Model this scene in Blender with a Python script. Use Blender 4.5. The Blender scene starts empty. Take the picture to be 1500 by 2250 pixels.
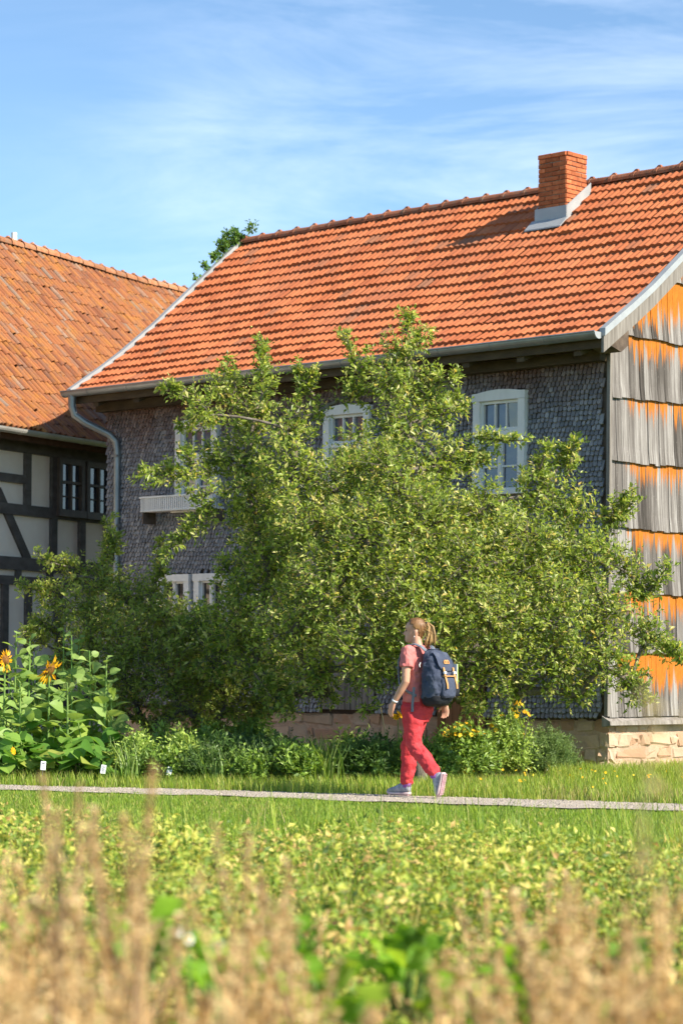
import bpy, bmesh, math, random
import numpy as np
from mathutils import Vector, Matrix
random.seed(7); rng = np.random.default_rng(7)
S = bpy.context.scene; COL = S.collection
R_ = math.radians
# ---------------------------------------------------------------- camera
FPX, CAMH, YH, RO = 5200.0, 1.24, 1462.0, .008
cam_d = bpy.data.cameras.new('camera'); cam = bpy.data.objects.new('camera', cam_d); COL.objects.link(cam)
cam_d.sensor_fit = 'HORIZONTAL'; cam_d.sensor_width = 24; cam_d.lens = FPX/1500*24
cam_d.shift_y = (YH-1125)/1500
cam.location = (0, 0, CAMH); cam.rotation_euler = (R_(90), -RO, 0)
cam_d.clip_start = .1; cam_d.clip_end = 2000
cam_d.dof.use_dof = True; cam_d.dof.focus_distance = 22.6; cam_d.dof.aperture_fstop = 3.2
S.camera = cam
# ---------------------------------------------------------------- sky and sun
SUN_AZ, SUN_EL = math.atan2(.84, -.54), R_(37)
w = bpy.data.worlds.new('World'); S.world = w; w.use_nodes = True
nt = w.node_tree; nt.nodes.clear(); L = nt.links.new
sky = nt.nodes.new('ShaderNodeTexSky'); sky.sky_type = 'NISHITA'; sky.sun_disc = False
sky.sun_elevation = SUN_EL; sky.sun_rotation = SUN_AZ
sky.altitude = 2500; sky.air_density = 1.0; sky.dust_density = .15; sky.ozone_density = 3.0
tc = nt.nodes.new('ShaderNodeTexCoord')
mp = nt.nodes.new('ShaderNodeMapping'); mp.inputs['Scale'].default_value = (1.0, 1.0, 4.5); mp.inputs['Location'].default_value = (3.9, 1.3, .9)
mp.inputs['Rotation'].default_value = (0, R_(10), 0)
no = nt.nodes.new('ShaderNodeTexNoise'); no.inputs['Scale'].default_value = 4.2; no.inputs['Detail'].default_value = 9; no.inputs['Roughness'].default_value = .62; no.inputs['Distortion'].default_value = .6
rp = nt.nodes.new('ShaderNodeValToRGB'); rp.color_ramp.elements[0].position = .44; rp.color_ramp.elements[1].position = .78
rp.color_ramp.elements[1].color = (.36, .36, .36, 1)
mx = nt.nodes.new('ShaderNodeMix'); mx.data_type = 'RGBA'; mx.inputs['B'].default_value = (9.0, 9.3, 9.8, 1)
tint = nt.nodes.new('ShaderNodeMix'); tint.data_type = 'RGBA'; tint.blend_type = 'MULTIPLY'; tint.inputs['Factor'].default_value = 1; tint.inputs['B'].default_value = (.90, .945, .89, 1)
bg = nt.nodes.new('ShaderNodeBackground'); bg.inputs['Strength'].default_value = .128
out = nt.nodes.new('ShaderNodeOutputWorld')
L(tc.outputs['Generated'], mp.inputs['Vector']); L(mp.outputs[0], no.inputs['Vector']); L(no.outputs['Fac'], rp.inputs[0])
L(sky.outputs[0], tint.inputs['A']); L(tint.outputs['Result'], mx.inputs['A']); 
m2 = nt.nodes.new('ShaderNodeMapping'); m2.inputs['Location'].default_value = (7.7, .9, 3.3); m2.inputs['Scale'].default_value = (1, 1, 1.6)
n2 = nt.nodes.new('ShaderNodeTexNoise'); n2.inputs['Scale'].default_value = 2.6; n2.inputs['Detail'].default_value = 2
r2 = nt.nodes.new('ShaderNodeValToRGB'); r2.color_ramp.elements[0].position = .42; r2.color_ramp.elements[1].position = .62
mm = nt.nodes.new('ShaderNodeMath'); mm.operation = 'MULTIPLY'
L(tc.outputs['Generated'], m2.inputs['Vector']); L(m2.outputs[0], n2.inputs['Vector']); L(n2.outputs['Fac'], r2.inputs[0])
L(rp.outputs[0], mm.inputs[0]); L(r2.outputs[0], mm.inputs[1]); L(mm.outputs[0], mx.inputs['Factor'])

L(mx.outputs['Result'], bg.inputs[0]); L(bg.outputs[0], out.inputs[0])
sd = bpy.data.lights.new('sun', 'SUN'); sd.energy = 5.0; sd.angle = R_(.53); sd.color = (1.0, .90, .74)
so = bpy.data.objects.new('sun', sd); COL.objects.link(so)
sv = Vector((math.sin(SUN_AZ)*math.cos(SUN_EL), math.cos(SUN_AZ)*math.cos(SUN_EL), math.sin(SUN_EL)))
so.rotation_euler = sv.to_track_quat('Z', 'Y').to_euler(); so.location = (30, -8, 40)
S.view_settings.view_transform = 'Standard'; S.view_settings.look = 'None'; S.view_settings.gamma = 1
S.view_settings.exposure = .92
S.render.engine = 'CYCLES'
# ---------------------------------------------------------------- photograph pixel helpers (direction only; depth from what a thing touches)
def ray(px, py):
    dx = px-750; dy = py-YH
    return np.array([(dx+RO*dy)/FPX, 1, -(dy-RO*dx)/FPX])
def W(px, py, d):
    r = ray(px, py); return np.array([r[0]*d, d, CAMH+r[2]*d])
def G(px, py, z=0.0):
    return W(px, py, (z-CAMH)/ray(px, py)[2])
def proj(P):
    P = np.asarray(P, float); x = P[..., 0]/P[..., 1]*FPX; y = -(P[..., 2]-CAMH)/P[..., 1]*FPX
    return 750+x-RO*y, YH+y+RO*x
# ---------------------------------------------------------------- object helpers
def tag(o, label=None, cat=None, group=None, kind=None):
    if label: o['label'] = label
    if cat: o['category'] = cat
    if group: o['group'] = group
    if kind: o['kind'] = kind
    return o
def empty(name, loc=(0, 0, 0), rz=0):
    o = bpy.data.objects.new(name, None); COL.objects.link(o); o.location = loc; o.rotation_euler = (0, 0, rz)
    o.empty_display_size = .2; return o
def link(name, me, mat=None, parent=None):
    o = bpy.data.objects.new(name, me); COL.objects.link(o)
    if parent: o.parent = parent
    if mat is not None and not me.materials: me.materials.append(mat)
    return o
def np_mesh(name, V, Fc, rnd=None, uv=None, smooth=False):
    V = np.ascontiguousarray(V, np.float32); Fc = np.ascontiguousarray(Fc, np.int32); k = Fc.shape[1]
    me = bpy.data.meshes.new(name)
    me.vertices.add(len(V)); me.vertices.foreach_set('co', V.ravel())
    me.loops.add(Fc.size); me.loops.foreach_set('vertex_index', Fc.ravel())
    me.polygons.add(len(Fc)); me.polygons.foreach_set('loop_start', np.arange(0, Fc.size, k, dtype=np.int32))
    me.polygons.foreach_set('loop_total', np.full(len(Fc), k, np.int32))
    me.polygons.foreach_set('use_smooth', np.full(len(Fc), bool(smooth)))
    if rnd is not None:
        a = me.attributes.new('rnd', 'FLOAT', 'POINT'); a.data.foreach_set('value', np.ascontiguousarray(rnd, np.float32))
    if uv is not None:
        l = me.uv_layers.new(name='UVMap'); l.data.foreach_set('uv', np.ascontiguousarray(np.asarray(uv, np.float32)[Fc.ravel()].ravel()))
    me.update(calc_edges=True); me.validate(); return me
def scatter(tv, tf, Rm, T, rnd=None, tuv=None):
    """copies of template (tv,tf) under k 3x3 matrices Rm and offsets T"""
    k = len(T); n = len(tv)
    V = np.einsum('kij,nj->kni', Rm, tv)+np.asarray(T)[:, None, :]
    F_ = (np.asarray(tf)[None]+(np.arange(k)*n)[:, None, None]).reshape(-1, np.asarray(tf).shape[1])
    rr = np.repeat(rnd if rnd is not None else rng.random(k), n)
    return V.reshape(-1, 3), F_, rr, (np.tile(tuv, (k, 1)) if tuv is not None else None)
def nrm(a): return a/np.maximum(np.linalg.norm(a, axis=-1, keepdims=True), 1e-9)
def frame(d, up):
    """k rotation matrices with columns x,y=d,z~up"""
    y = nrm(d); x = nrm(np.cross(y, up)); z = np.cross(x, y)
    return np.stack([x, y, z], -1)
def merge(parts):
    V, Fs, Rr, n = [], [], [], 0
    for v, f, r in parts:
        V.append(v); Fs.append(f+n); Rr.append(r); n += len(v)
    return np.concatenate(V), np.concatenate(Fs), np.concatenate(Rr)
def bm_obj(name, bm, mat, parent=None, smooth=False, loc=None):
    bmesh.ops.recalc_face_normals(bm, faces=bm.faces)
    me = bpy.data.meshes.new(name); bm.to_mesh(me); bm.free()
    if smooth:
        for p in me.polygons: p.use_smooth = True
    o = link(name, me, mat, parent)
    if loc is not None: o.location = loc
    return o
def add_box(bm, lo, hi, bev=0, M=None, jit=0):
    vs = []
    r = bmesh.ops.create_cube(bm, size=1.0); v = r['verts']
    for q in v:
        q.co = Vector([lo[i]+(q.co[i]+.5)*(hi[i]-lo[i]) for i in range(3)])
        if jit: q.co += Vector([random.uniform(-jit, jit) for _ in range(3)])
    if bev:
        es = list({e for q in v for e in q.link_edges})
        b = bmesh.ops.bevel(bm, geom=es, offset=bev, segments=1, affect='EDGES'); v = list({q for f in b['faces'] for q in f.verts}|{q for q in v if q.is_valid})
    if M is not None:
        for q in v: q.co = M @ q.co
    return v
def box(name, lo, hi, mat, parent=None, bev=0, jit=0):
    bm = bmesh.new(); add_box(bm, lo, hi, bev, jit=jit); return bm_obj(name, bm, mat, parent)
def add_prism(bm, prof, axis_from, axis_to, fn):
    """closed profile (list of 2-tuples) extruded; fn(p, t) gives a 3D point"""
    a = [bm.verts.new(fn(p, axis_from)) for p in prof]; b = [bm.verts.new(fn(p, axis_to)) for p in prof]
    n = len(prof)
    for i in range(n): bm.faces.new((a[i], a[(i+1) % n], b[(i+1) % n], b[i]))
    bm.faces.new(a[::-1]); bm.faces.new(b)
def tube_np(path, rad, n=6, cap=True):
    P = np.asarray(path, float); m = len(P); rad = np.broadcast_to(np.asarray(rad, float), (m,))
    T = np.gradient(P, axis=0); T = nrm(T)
    ref = np.array([.31, .17, .93]) if abs(T[:, 2]).mean() < .9 else np.array([1., .1, 0])
    X = nrm(np.cross(T, ref)); Y = np.cross(T, X)
    a = np.linspace(0, 2*np.pi, n, endpoint=False)
    V = P[:, None]+(np.cos(a)[None, :, None]*X[:, None]+np.sin(a)[None, :, None]*Y[:, None])*rad[:, None, None]
    F_ = []
    for i in range(m-1):
        for j in range(n): F_.append((i*n+j, i*n+(j+1) % n, (i+1)*n+(j+1) % n, (i+1)*n+j))
    return V.reshape(-1, 3), np.array(F_, int)
def tubes_obj(name, paths, mat, parent=None, n=8):
    parts = []
    for p, r in paths:
        v, f = tube_np(p, r, n); parts.append((v, f, np.full(len(v), random.random())))
        # end caps as fans of degenerate-free quads
        for idx, flip in ((0, 1), (len(p)-1, 0)):
            ring = v[idx*n:(idx+1)*n]; c = ring.mean(0)
            vv = np.vstack([ring, c]); ff = [(i, (i+1) % n, (i+2) % n, n) for i in range(0, n, 2)]
            parts.append((vv, np.array(ff), np.full(n+1, .5)))
    V, Fc, r = merge(parts)
    return link(name, np_mesh(name, V, Fc, r, smooth=True), mat, parent)
def bez(p0, p1, p2, k=8):
    t = np.linspace(0, 1, k)[:, None]; p0, p1, p2 = map(np.asarray, (p0, p1, p2))
    return (1-t)**2*p0+2*t*(1-t)*p1+t*t*p2
def place_pieces(tv, tf, Ms, Ts, name, stuffname, mat, parent, world, limit=300, tuv=None, keep=None, smooth=False):
    """the pieces that show largest become objects of their own sharing one mesh, the rest one joined part"""
    Ms = np.asarray(Ms); Ts = np.asarray(Ts); k = len(Ts)
    Pw = world(Ts); x, y = proj(Pw)
    inv = (x > 5) & (x < 1495) & (y > 5) & (y < 2245)
    if keep is not None: inv &= keep
    score = np.where(inv, Pw[:, 1], 1e6+Pw[:, 1]); order = np.argsort(score)
    ind = order[:limit]; rest = order[limit:]
    me = np_mesh(name, tv, tf, np.zeros(len(tv)), tuv, smooth); me.materials.append(mat)
    for i in ind:
        o = bpy.data.objects.new(name, me); COL.objects.link(o); o.parent = parent
        m = Matrix(Ms[i].tolist()).to_4x4(); m.translation = Vector(Ts[i].tolist()); o.matrix_local = m
    if len(rest):
        V, Fc, r, uv = scatter(tv, tf, Ms[rest], Ts[rest], tuv=tuv)
        o = link(stuffname, np_mesh(stuffname, V, Fc, r, uv, smooth), mat, parent); o['kind'] = 'stuff'
# ---------------------------------------------------------------- materials
def new_mat(name):
    m = bpy.data.materials.new(name); m.use_nodes = True; n = m.node_tree; n.nodes.clear(); return m, n
def ramp(n, stops, interp='LINEAR'):
    r = n.nodes.new('ShaderNodeValToRGB'); cr = r.color_ramp; cr.interpolation = interp
    while len(cr.elements) < len(stops): cr.elements.new(.5)
    for e, (p, c) in zip(cr.elements, stops): e.position = p; e.color = (*c, 1)
    return r
def rnd_node(n):
    a = n.nodes.new('ShaderNodeAttribute'); a.attribute_name = 'rnd'
    o = n.nodes.new('ShaderNodeObjectInfo')
    s = n.nodes.new('ShaderNodeMath'); s.operation = 'ADD'; f = n.nodes.new('ShaderNodeMath'); f.operation = 'FRACT'
    n.links.new(a.outputs['Fac'], s.inputs[0]); n.links.new(o.outputs['Random'], s.inputs[1]); n.links.new(s.outputs[0], f.inputs[0])
    return f
def math_(n, op, a, b=None, clamp=False):
    m = n.nodes.new('ShaderNodeMath'); m.operation = op; m.use_clamp = clamp
    for i, q in enumerate((a, b)):
        if q is None: continue
        if isinstance(q, (int, float)): m.inputs[i].default_value = q
        else: n.links.new(q, m.inputs[i])
    return m.outputs[0]
def mixc(n, fac, a, b, mode='MIX'):
    m = n.nodes.new('ShaderNodeMix'); m.data_type = 'RGBA'; m.blend_type = mode
    for s, q in (('Factor', fac), ('A', a), ('B', b)):
        if isinstance(q, (int, float)): m.inputs[s].default_value = q
        elif isinstance(q, tuple): m.inputs[s].default_value = (*q, 1)
        else: n.links.new(q, m.inputs[s])
    return m.outputs['Result']
def noise(n, scale, detail=5, rough=.6, stretch=(1, 1, 1), coord='Object', dist=0, shift=None):
    t = n.nodes.new('ShaderNodeNewGeometry' if coord == 'Position' else 'ShaderNodeTexCoord'); m = n.nodes.new('ShaderNodeMapping'); m.inputs['Scale'].default_value = stretch
    n.links.new(t.outputs[coord], m.inputs['Vector'])
    if shift is not None:
        c = n.nodes.new('ShaderNodeCombineXYZ')
        for i in range(3): n.links.new(math_(n, 'MULTIPLY', shift, 37.0+11*i), c.inputs[i])
        n.links.new(c.outputs[0], m.inputs['Location'])
    x = n.nodes.new('ShaderNodeTexNoise'); x.inputs['Scale'].default_value = scale; x.inputs['Detail'].default_value = detail
    x.inputs['Roughness'].default_value = rough; x.inputs['Distortion'].default_value = dist
    n.links.new(m.outputs[0], x.inputs['Vector']); return x.outputs['Fac']
def finish(m, n, col, rough=.8, spec=.3, bumpsrc=None, bump=.3, bdist=.01, metal=0):
    b = n.nodes.new('ShaderNodeBsdfPrincipled'); o = n.nodes.new('ShaderNodeOutputMaterial')
    if isinstance(col, tuple): b.inputs['Base Color'].default_value = (*col, 1)
    else: n.links.new(col, b.inputs['Base Color'])
    if isinstance(rough, (int, float)): b.inputs['Roughness'].default_value = rough
    else: n.links.new(rough, b.inputs['Roughness'])
    b.inputs['Specular IOR Level'].default_value = spec; b.inputs['Metallic'].default_value = metal
    if bumpsrc is not None:
        k = n.nodes.new('ShaderNodeBump'); k.inputs['Strength'].default_value = bump; k.inputs['Distance'].default_value = bdist
        n.links.new(bumpsrc, k.inputs['Height']); n.links.new(k.outputs[0], b.inputs['Normal'])
    n.links.new(b.outputs[0], o.inputs[0]); return m
def simple(name, stops, scale=6, detail=6, rough=.8, spec=.3, bump=.25, bdist=.01, stretch=(1, 1, 1), var=.25, metal=0, bscale=None):
    m, n = new_mat(name); r = rnd_node(n).outputs[0]
    no = noise(n, scale, detail, .6, stretch, shift=r); c = ramp(n, stops); n.links.new(no, c.inputs[0])
    v = math_(n, 'ADD', math_(n, 'MULTIPLY', r, var), 1-var/2)
    g = n.nodes.new('ShaderNodeCombineColor'); [n.links.new(v, g.inputs[i]) for i in range(3)]
    col = mixc(n, 1.0, c.outputs[0], g.outputs[0], 'MULTIPLY')
    bs = noise(n, bscale or scale*4, 6, .65, stretch)
    return finish(m, n, col, rough, spec, bs, bump, bdist, metal)
def leafmat(name, stops, trans=.35, rough=.45, spec=.4, under=1.25, tcol=None):
    """per-leaf colour from the rnd attribute; light passes through the blade"""
    m, n = new_mat(name); r = rnd_node(n).outputs[0]; c = ramp(n, stops); n.links.new(r, c.inputs[0])
    g = n.nodes.new('ShaderNodeNewGeometry')
    col = mixc(n, g.outputs['Backfacing'], c.outputs[0], mixc(n, .35, c.outputs[0], (.20, .25, .15)))
    b = n.nodes.new('ShaderNodeBsdfPrincipled'); n.links.new(col, b.inputs['Base Color'])
    b.inputs['Roughness'].default_value = rough; b.inputs['Specular IOR Level'].default_value = spec
    t = n.nodes.new('ShaderNodeBsdfTranslucent'); n.links.new(mixc(n, .6, c.outputs[0], mixc(n, 1.0, c.outputs[0], (1.9, 1.75, .6), 'MULTIPLY')), t.inputs['Color'])
    x = n.nodes.new('ShaderNodeMixShader'); x.inputs[0].default_value = trans; o = n.nodes.new('ShaderNodeOutputMaterial')
    n.links.new(b.outputs[0], x.inputs[1]); n.links.new(t.outputs[0], x.inputs[2]); n.links.new(x.outputs[0], o.inputs[0]); return m
def glass(name, tint=(.02, .03, .045)):
    m, n = new_mat(name); wv = noise(n, 3.0, 2, .5)
    return finish(m, n, tint, .06, .9, wv, .25, .02)
MAT = {}
# ================================================================ ground, path, beds
PF = [(-30, 33.2), (-12, 26.6), (-3.41, 23.71), (-1.01, 23.04), (.49, 22.42), (3.09, 21.35), (8, 19.4), (30, 10.6)]
PN = [(-30, 32.3), (-12, 25.7), (-3.29, 22.82), (-1.05, 22.03), (1.02, 21.02), (2.94, 20.28), (8, 18.3), (30, 9.6)]
def path_far(x): return np.interp(x, [p[0] for p in PF], [p[1] for p in PF])
def path_near(x): return np.interp(x, [p[0] for p in PN], [p[1] for p in PN])
def bed_near(x): return path_far(x)+.8+np.clip((np.asarray(x)+.6)*1.0, 0, 3.9)+.12*np.sin(np.asarray(x)*4)
def bed_edge(x): return np.interp(x, [-6, -2.5, 0, 2.2, 6], [18.2, 16.9, 15.7, 14.7, 13.4])+.35*np.sin(np.asarray(x)*2.3)+.2*np.sin(np.asarray(x)*5.1+1)
m, n = new_mat('turf_ground'); a = noise(n, .9, 8, .65); b = noise(n, 25, 4, .7)
c = ramp(n, [(.3, (.055, .10, .018)), (.55, (.09, .15, .025)), (.75, (.16, .17, .045))]); n.links.new(mixc(n, .5, a, b), c.inputs[0])
MAT['turf'] = finish(m, n, c.outputs[0], .95, .1, b, .6, .03)
MAT['soil'] = simple('garden_soil', [(.3, (.10, .055, .032)), (.6, (.19, .11, .065)), (.8, (.28, .18, .11))], 9, 8, .95, .1, .9, .04, var=0)
m, n = new_mat('gravel_path'); a = noise(n, 90, 4, .7); b = noise(n, 1.5, 5, .6)
c = ramp(n, [(.3, (.33, .29, .25)), (.6, (.43, .385, .335)), (.8, (.50, .45, .395))]); n.links.new(mixc(n, .35, a, b), c.inputs[0])
MAT['gravel'] = finish(m, n, c.outputs[0], .95, .15, a, .7, .008)
box('ground', (-400, -150, -.5), (400, 700, 0), MAT['turf'])['kind'] = 'structure'
def strip(name, far, near, z, mat, xs):
    V = []; Fc = []
    for x in xs: V += [(x, far(x), z), (x, near(x), z)]
    for i in range(len(xs)-1): Fc.append((2*i+1, 2*i+3, 2*i+2, 2*i))
    o = link(name, np_mesh(name, np.array(V), np.array(Fc), np.zeros(len(V))), mat); o['kind'] = 'structure'; return o
def jit(x, a): return a*(math.sin(x*7.1)+math.sin(x*3.3+1)+.6*math.sin(x*17.7))
strip('path', lambda x: path_far(x)+jit(x, .045), lambda x: path_near(x)+jit(x+5, .06), .014, MAT['gravel'], np.arange(-25, 25.1, .1))
strip('field_soil', lambda x: bed_edge(x), lambda x: -2.0, .006, MAT['soil'], np.arange(-14, 14.1, .25))
strip('garden_bed_soil', lambda x: path_far(x)+9.0-max(0, x+1)*1.1, lambda x: bed_near(x), .006, MAT['soil'], np.arange(-9, 2.7, .2))
# gravel chips lying on the path (too small to pick apart)
k = 6000; x = rng.uniform(-5, 5, k); y = path_near(x)+(path_far(x)-path_near(x))*rng.random(k)
tv = np.array([(-1, -1, 0), (1, -1, 0), (0, 1, 0), (0, 0, 1.1)], float); tf = np.array([(0, 1, 3), (1, 2, 3), (2, 0, 3)])
sc = rng.uniform(.003, .009, k); an = rng.uniform(0, 6.28, k)
Rm = np.zeros((k, 3, 3)); Rm[:, 0, 0] = np.cos(an)*sc; Rm[:, 0, 1] = -np.sin(an)*sc; Rm[:, 1, 0] = np.sin(an)*sc; Rm[:, 1, 1] = np.cos(an)*sc; Rm[:, 2, 2] = sc
V, Fc, r, _ = scatter(tv, tf, Rm, np.stack([x, y, np.full(k, .014)], 1))
MAT['chip'] = simple('gravel_chip', [(.3, (.26, .22, .18)), (.7, (.42, .37, .31))], 3, 2, .9, .2, 0, var=.8)
tag(link('path_gravel', np_mesh('path_gravel', V, Fc, r), MAT['chip']), 'pale grey gravel chips loose on the footpath', 'gravel', kind='stuff')
# ---- grass blades
MAT['grass'] = leafmat('grass_blade', [(0, (.14, .25, .025)), (.4, (.25, .38, .04)), (.75, (.38, .46, .07)), (.92, (.48, .46, .13)), (1, (.46, .40, .18))], .45, .5, .3)
MAT['grass_dry'] = leafmat('dry_grass_blade', [(0, (.16, .22, .04)), (.4, (.30, .28, .09)), (1, (.50, .42, .22))], .35, .6, .2)
blade_v = np.array([(-.5, 0, 0), (.5, 0, 0), (-.38, .12, .55), (.38, .12, .55), (0, .42, 1)], float)
blade_f = np.array([(0, 1, 3), (0, 3, 2), (2, 3, 4)])
def blades(x, y, hmin, hmax, wid, z=0.0, lean=.5):
    k = len(x); h = rng.uniform(hmin, hmax, k); an = rng.uniform(0, 6.28, k); wd = wid*rng.uniform(.7, 1.3, k); ln = rng.normal(0, lean, k)
    Rm = np.zeros((k, 3, 3)); ca, sa = np.cos(an), np.sin(an)
    Rm[:, 0, 0] = ca*wd; Rm[:, 1, 0] = sa*wd; Rm[:, 0, 1] = -sa*h*.9; Rm[:, 1, 1] = ca*h*.9
    Rm[:, 0, 2] = -sa*h*ln*.4; Rm[:, 1, 2] = ca*h*ln*.4; Rm[:, 2, 2] = h
    return scatter(blade_v, blade_f, Rm, np.stack([x, y, np.full(k, z)], 1))
def lumps(x, y): return .5+.5*np.sin(x*2.1+np.sin(y*1.7)*1.5)*np.sin(y*2.6+np.sin(x*1.3)*2)
k = 260000; x = rng.uniform(-4.6, 4.6, k); y = rng.uniform(11.5, 24.8, k)
ok = (y < path_near(x)+.02+.26*lumps(x*5.3, x*2.1)**2+.05*np.sin(x*19)) & (y > bed_edge(x)-.8) & (rng.random(k) < .55+.45*lumps(x, y)); x, y = x[ok], y[ok]
V, Fc, r, _ = blades(x, y, .35, 1.0, .0075)
hb_ = (.03+.045*lumps(x*1.7+4, y*1.4)+.03*np.clip((bed_edge(x)+1.5-y), 0, 2))*np.clip((path_near(x)+.08-y)/.6, .5, 1)
V = V.reshape(-1, 5, 3); c0 = V[:, :2].mean(1, keepdims=True)*[1, 1, 0]; wv = (V-c0); keepw = wv[:, :2]; V = c0+np.concatenate([keepw, wv[:, 2:]*hb_[:, None, None]], 1); V[:, 2, :2] += keepw[:, 0, :2]*.7; V[:, 3, :2] += keepw[:, 1, :2]*.7; V = V.reshape(-1, 3)
r = np.clip(r*.75+np.repeat(.45*lumps(x*.9+1, y*.7+2), 5)-.05, 0, 1)
tag(link('lawn_grass', np_mesh('lawn_grass', V, Fc, r), MAT['grass']), 'bright green mown grass between the gravel path and the field', 'grass', kind='stuff')
k = 150000; x = rng.uniform(-5, 7, k); y = rng.uniform(20, 31, k)
ok = (y > path_far(x)-.02-.14*lumps(x*4.7+2, x*1.3)**2+.05*np.sin(x*17)) & (y < np.where(x > 2.4, 31, bed_near(x)+.15)); x, y = x[ok], y[ok]
dry = (x > 1.9) & (np.abs(y-path_far(x)-.55) < .5+.2*np.sin(x*4)) & (rng.random(len(x)) < .55)
V, Fc, r, _ = blades(x[~dry], y[~dry], .05, .17, .008)
tag(link('verge_grass', np_mesh('verge_grass', V, Fc, r), MAT['grass']), 'taller green grass verge between path and flower beds', 'grass', kind='stuff')
V, Fc, r, _ = blades(x[dry], y[dry], .05, .14, .008)
tag(link('dry_verge_grass', np_mesh('dry_verge_grass', V, Fc, r), MAT['grass_dry']), 'straw coloured dry grass along the path near the stone plinth', 'grass', kind='stuff')
# ================================================================ shingled farmhouse
ANG = math.atan2(-.687, .727)
P0 = W(1335, 1695, 28.0); P0[2] = 0
UX = np.array([math.cos(ANG), math.sin(ANG)]); UY = np.array([-UX[1], UX[0]])
def hw(Lc):
    Lc = np.asarray(Lc, float); o = np.empty_like(Lc); o[..., :2] = P0[:2]+Lc[..., :1]*UX+Lc[..., 1:2]*UY; o[..., 2] = Lc[..., 2]; return o
LEN, WID = 8.97, 5.74
XL, XR = -LEN-.22, .30
house = empty('farmhouse', P0.tolist(), ANG)
tag(house, 'two storey farmhouse clad in grey wooden shingles with orange tiled roof and brick chimney', 'house')
prof = [(-.53, 5.12), (-.3, 5.27), (0, 5.46), (.37, 5.71), (1.02, 6.20), (1.9, 6.93), (2.87, 7.74)]
py_ = np.array([p[0] for p in prof]); pz_ = np.array([p[1] for p in prof])
def roofz(y):
    y = np.asarray(y, float); yy = np.where(y > 2.87, 5.74-y, y); return np.interp(yy, py_, pz_)
# ---- materials
m, n = new_mat('clay_tile'); r = rnd_node(n).outputs[0]
c = ramp(n, [(0, (.36, .105, .042)), (.35, (.46, .14, .055)), (.7, (.50, .165, .066)), (.93, (.40, .12, .048)), (1, (.28, .125, .07))]); n.links.new(r, c.inputs[0])
big = noise(n, 1.3, 6, .65, shift=None); fine = noise(n, 40, 5, .7, shift=r)
st = ramp(n, [(.60, (0, 0, 0)), (.78, (.7, .7, .7))]); n.links.new(noise(n, 14, 6, .7, shift=r), st.inputs[0])
bg_ = ramp(n, [(.45, (0, 0, 0)), (.75, (.5, .5, .5))]); n.links.new(noise(n, .8, 5, .6, coord='Position'), bg_.inputs[0]); col = mixc(n, bg_.outputs[0], c.outputs[0], (.36, .15, .085)); col = mixc(n, st.outputs[0], col, (.26, .15, .09)); col = mixc(n, .35, col, mixc(n, 1.0, col, mixc(n, fine, (.55, .55, .55), (1.3, 1.3, 1.3)), 'MULTIPLY'))
MAT['tile'] = finish(m, n, col, .8, .25, fine, .3, .004)
MAT['ridge'] = simple('ridge_tile', [(.3, (.16, .085, .055)), (.5, (.34, .12, .06)), (.7, (.20, .14, .10))], 9, 6, .85, .2, .4, .006, var=.5)
m, n = new_mat('wood_shingle'); r = rnd_node(n).outputs[0]
c = ramp(n, [(0, (.17, .168, .178)), (.5, (.225, .22, .232)), (.85, (.285, .278, .285)), (1, (.36, .345, .34))]); n.links.new(r, c.inputs[0])
g = n.nodes.new('ShaderNodeTexCoord'); sp = n.nodes.new('ShaderNodeSeparateXYZ'); geo = n.nodes.new('ShaderNodeNewGeometry'); sp2 = n.nodes.new('ShaderNodeSeparateXYZ')
n.links.new(geo.outputs['Position'], sp2.inputs[0])
hz = math_(n, 'ADD', math_(n, 'MULTIPLY', math_(n, 'SUBTRACT', sp2.outputs[2], 4.25), 1.5), math_(n, 'MULTIPLY', math_(n, 'SUBTRACT', noise(n, 1.6, 4, .6, coord='Position'), .5), 1.6), True)
br = ramp(n, [(0, (.13, .065, .042)), (.6, (.17, .09, .06)), (1, (.23, .13, .09))]); n.links.new(r, br.inputs[0])
gr = noise(n, 26, 5, .7, (3, 3, .3), shift=r)
col = mixc(n, hz, c.outputs[0], br.outputs[0]); col = mixc(n, .45, col, mixc(n, 1.0, col, mixc(n, gr, (.3, .3, .3), (1.6, 1.6, 1.6)), 'MULTIPLY'))
MAT['shingle'] = finish(m, n, col, .75, .35, gr, .4, .004)
MAT['white'] = simple('white_window_paint', [(.3, (.62, .62, .60)), (.6, (.74, .74, .72)), (.8, (.66, .65, .62))], 5, 6, .55, .35, .15, .003, (1, 1, .2), var=.04)
MAT['pane'] = glass('window_glass', (.085, .10, .135))  # slate-blue base colour paints in the sky's reflection on the panes
MAT['pane_dark'] = glass('dark_window_glass', (.012, .014, .016))
MAT['curtain'] = simple('white_curtain', [(.3, (.7, .7, .68)), (.7, (.8, .8, .78))], 5, 3, .9, .1, .1, var=0)
MAT['zinc'] = simple('zinc_sheet', [(.3, (.20, .22, .23)), (.6, (.28, .30, .31)), (.8, (.36, .37, .37))], 3, 6, .42, .5, .08, .004, var=.06, metal=.55)
MAT['flashing'] = simple('pale_zinc_flashing', [(.3, (.30, .32, .34)), (.7, (.40, .42, .43))], 4, 5, .5, .4, .1, .004, var=.05, metal=.2)
MAT['oldwood'] = simple('old_dark_wood', [(.3, (.06, .045, .035)), (.6, (.12, .09, .07)), (.8, (.17, .14, .11))], 9, 6, .9, .2, .5, .008, (1, 1, 1), var=.3)
MAT['eavewood'] = simple('eave_timber', [(.3, (.05, .036, .024)), (.6, (.10, .075, .048)), (.8, (.17, .13, .08))], 7, 6, .9, .2, .4, .008, (.3, 1, 1), var=.4)
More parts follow.
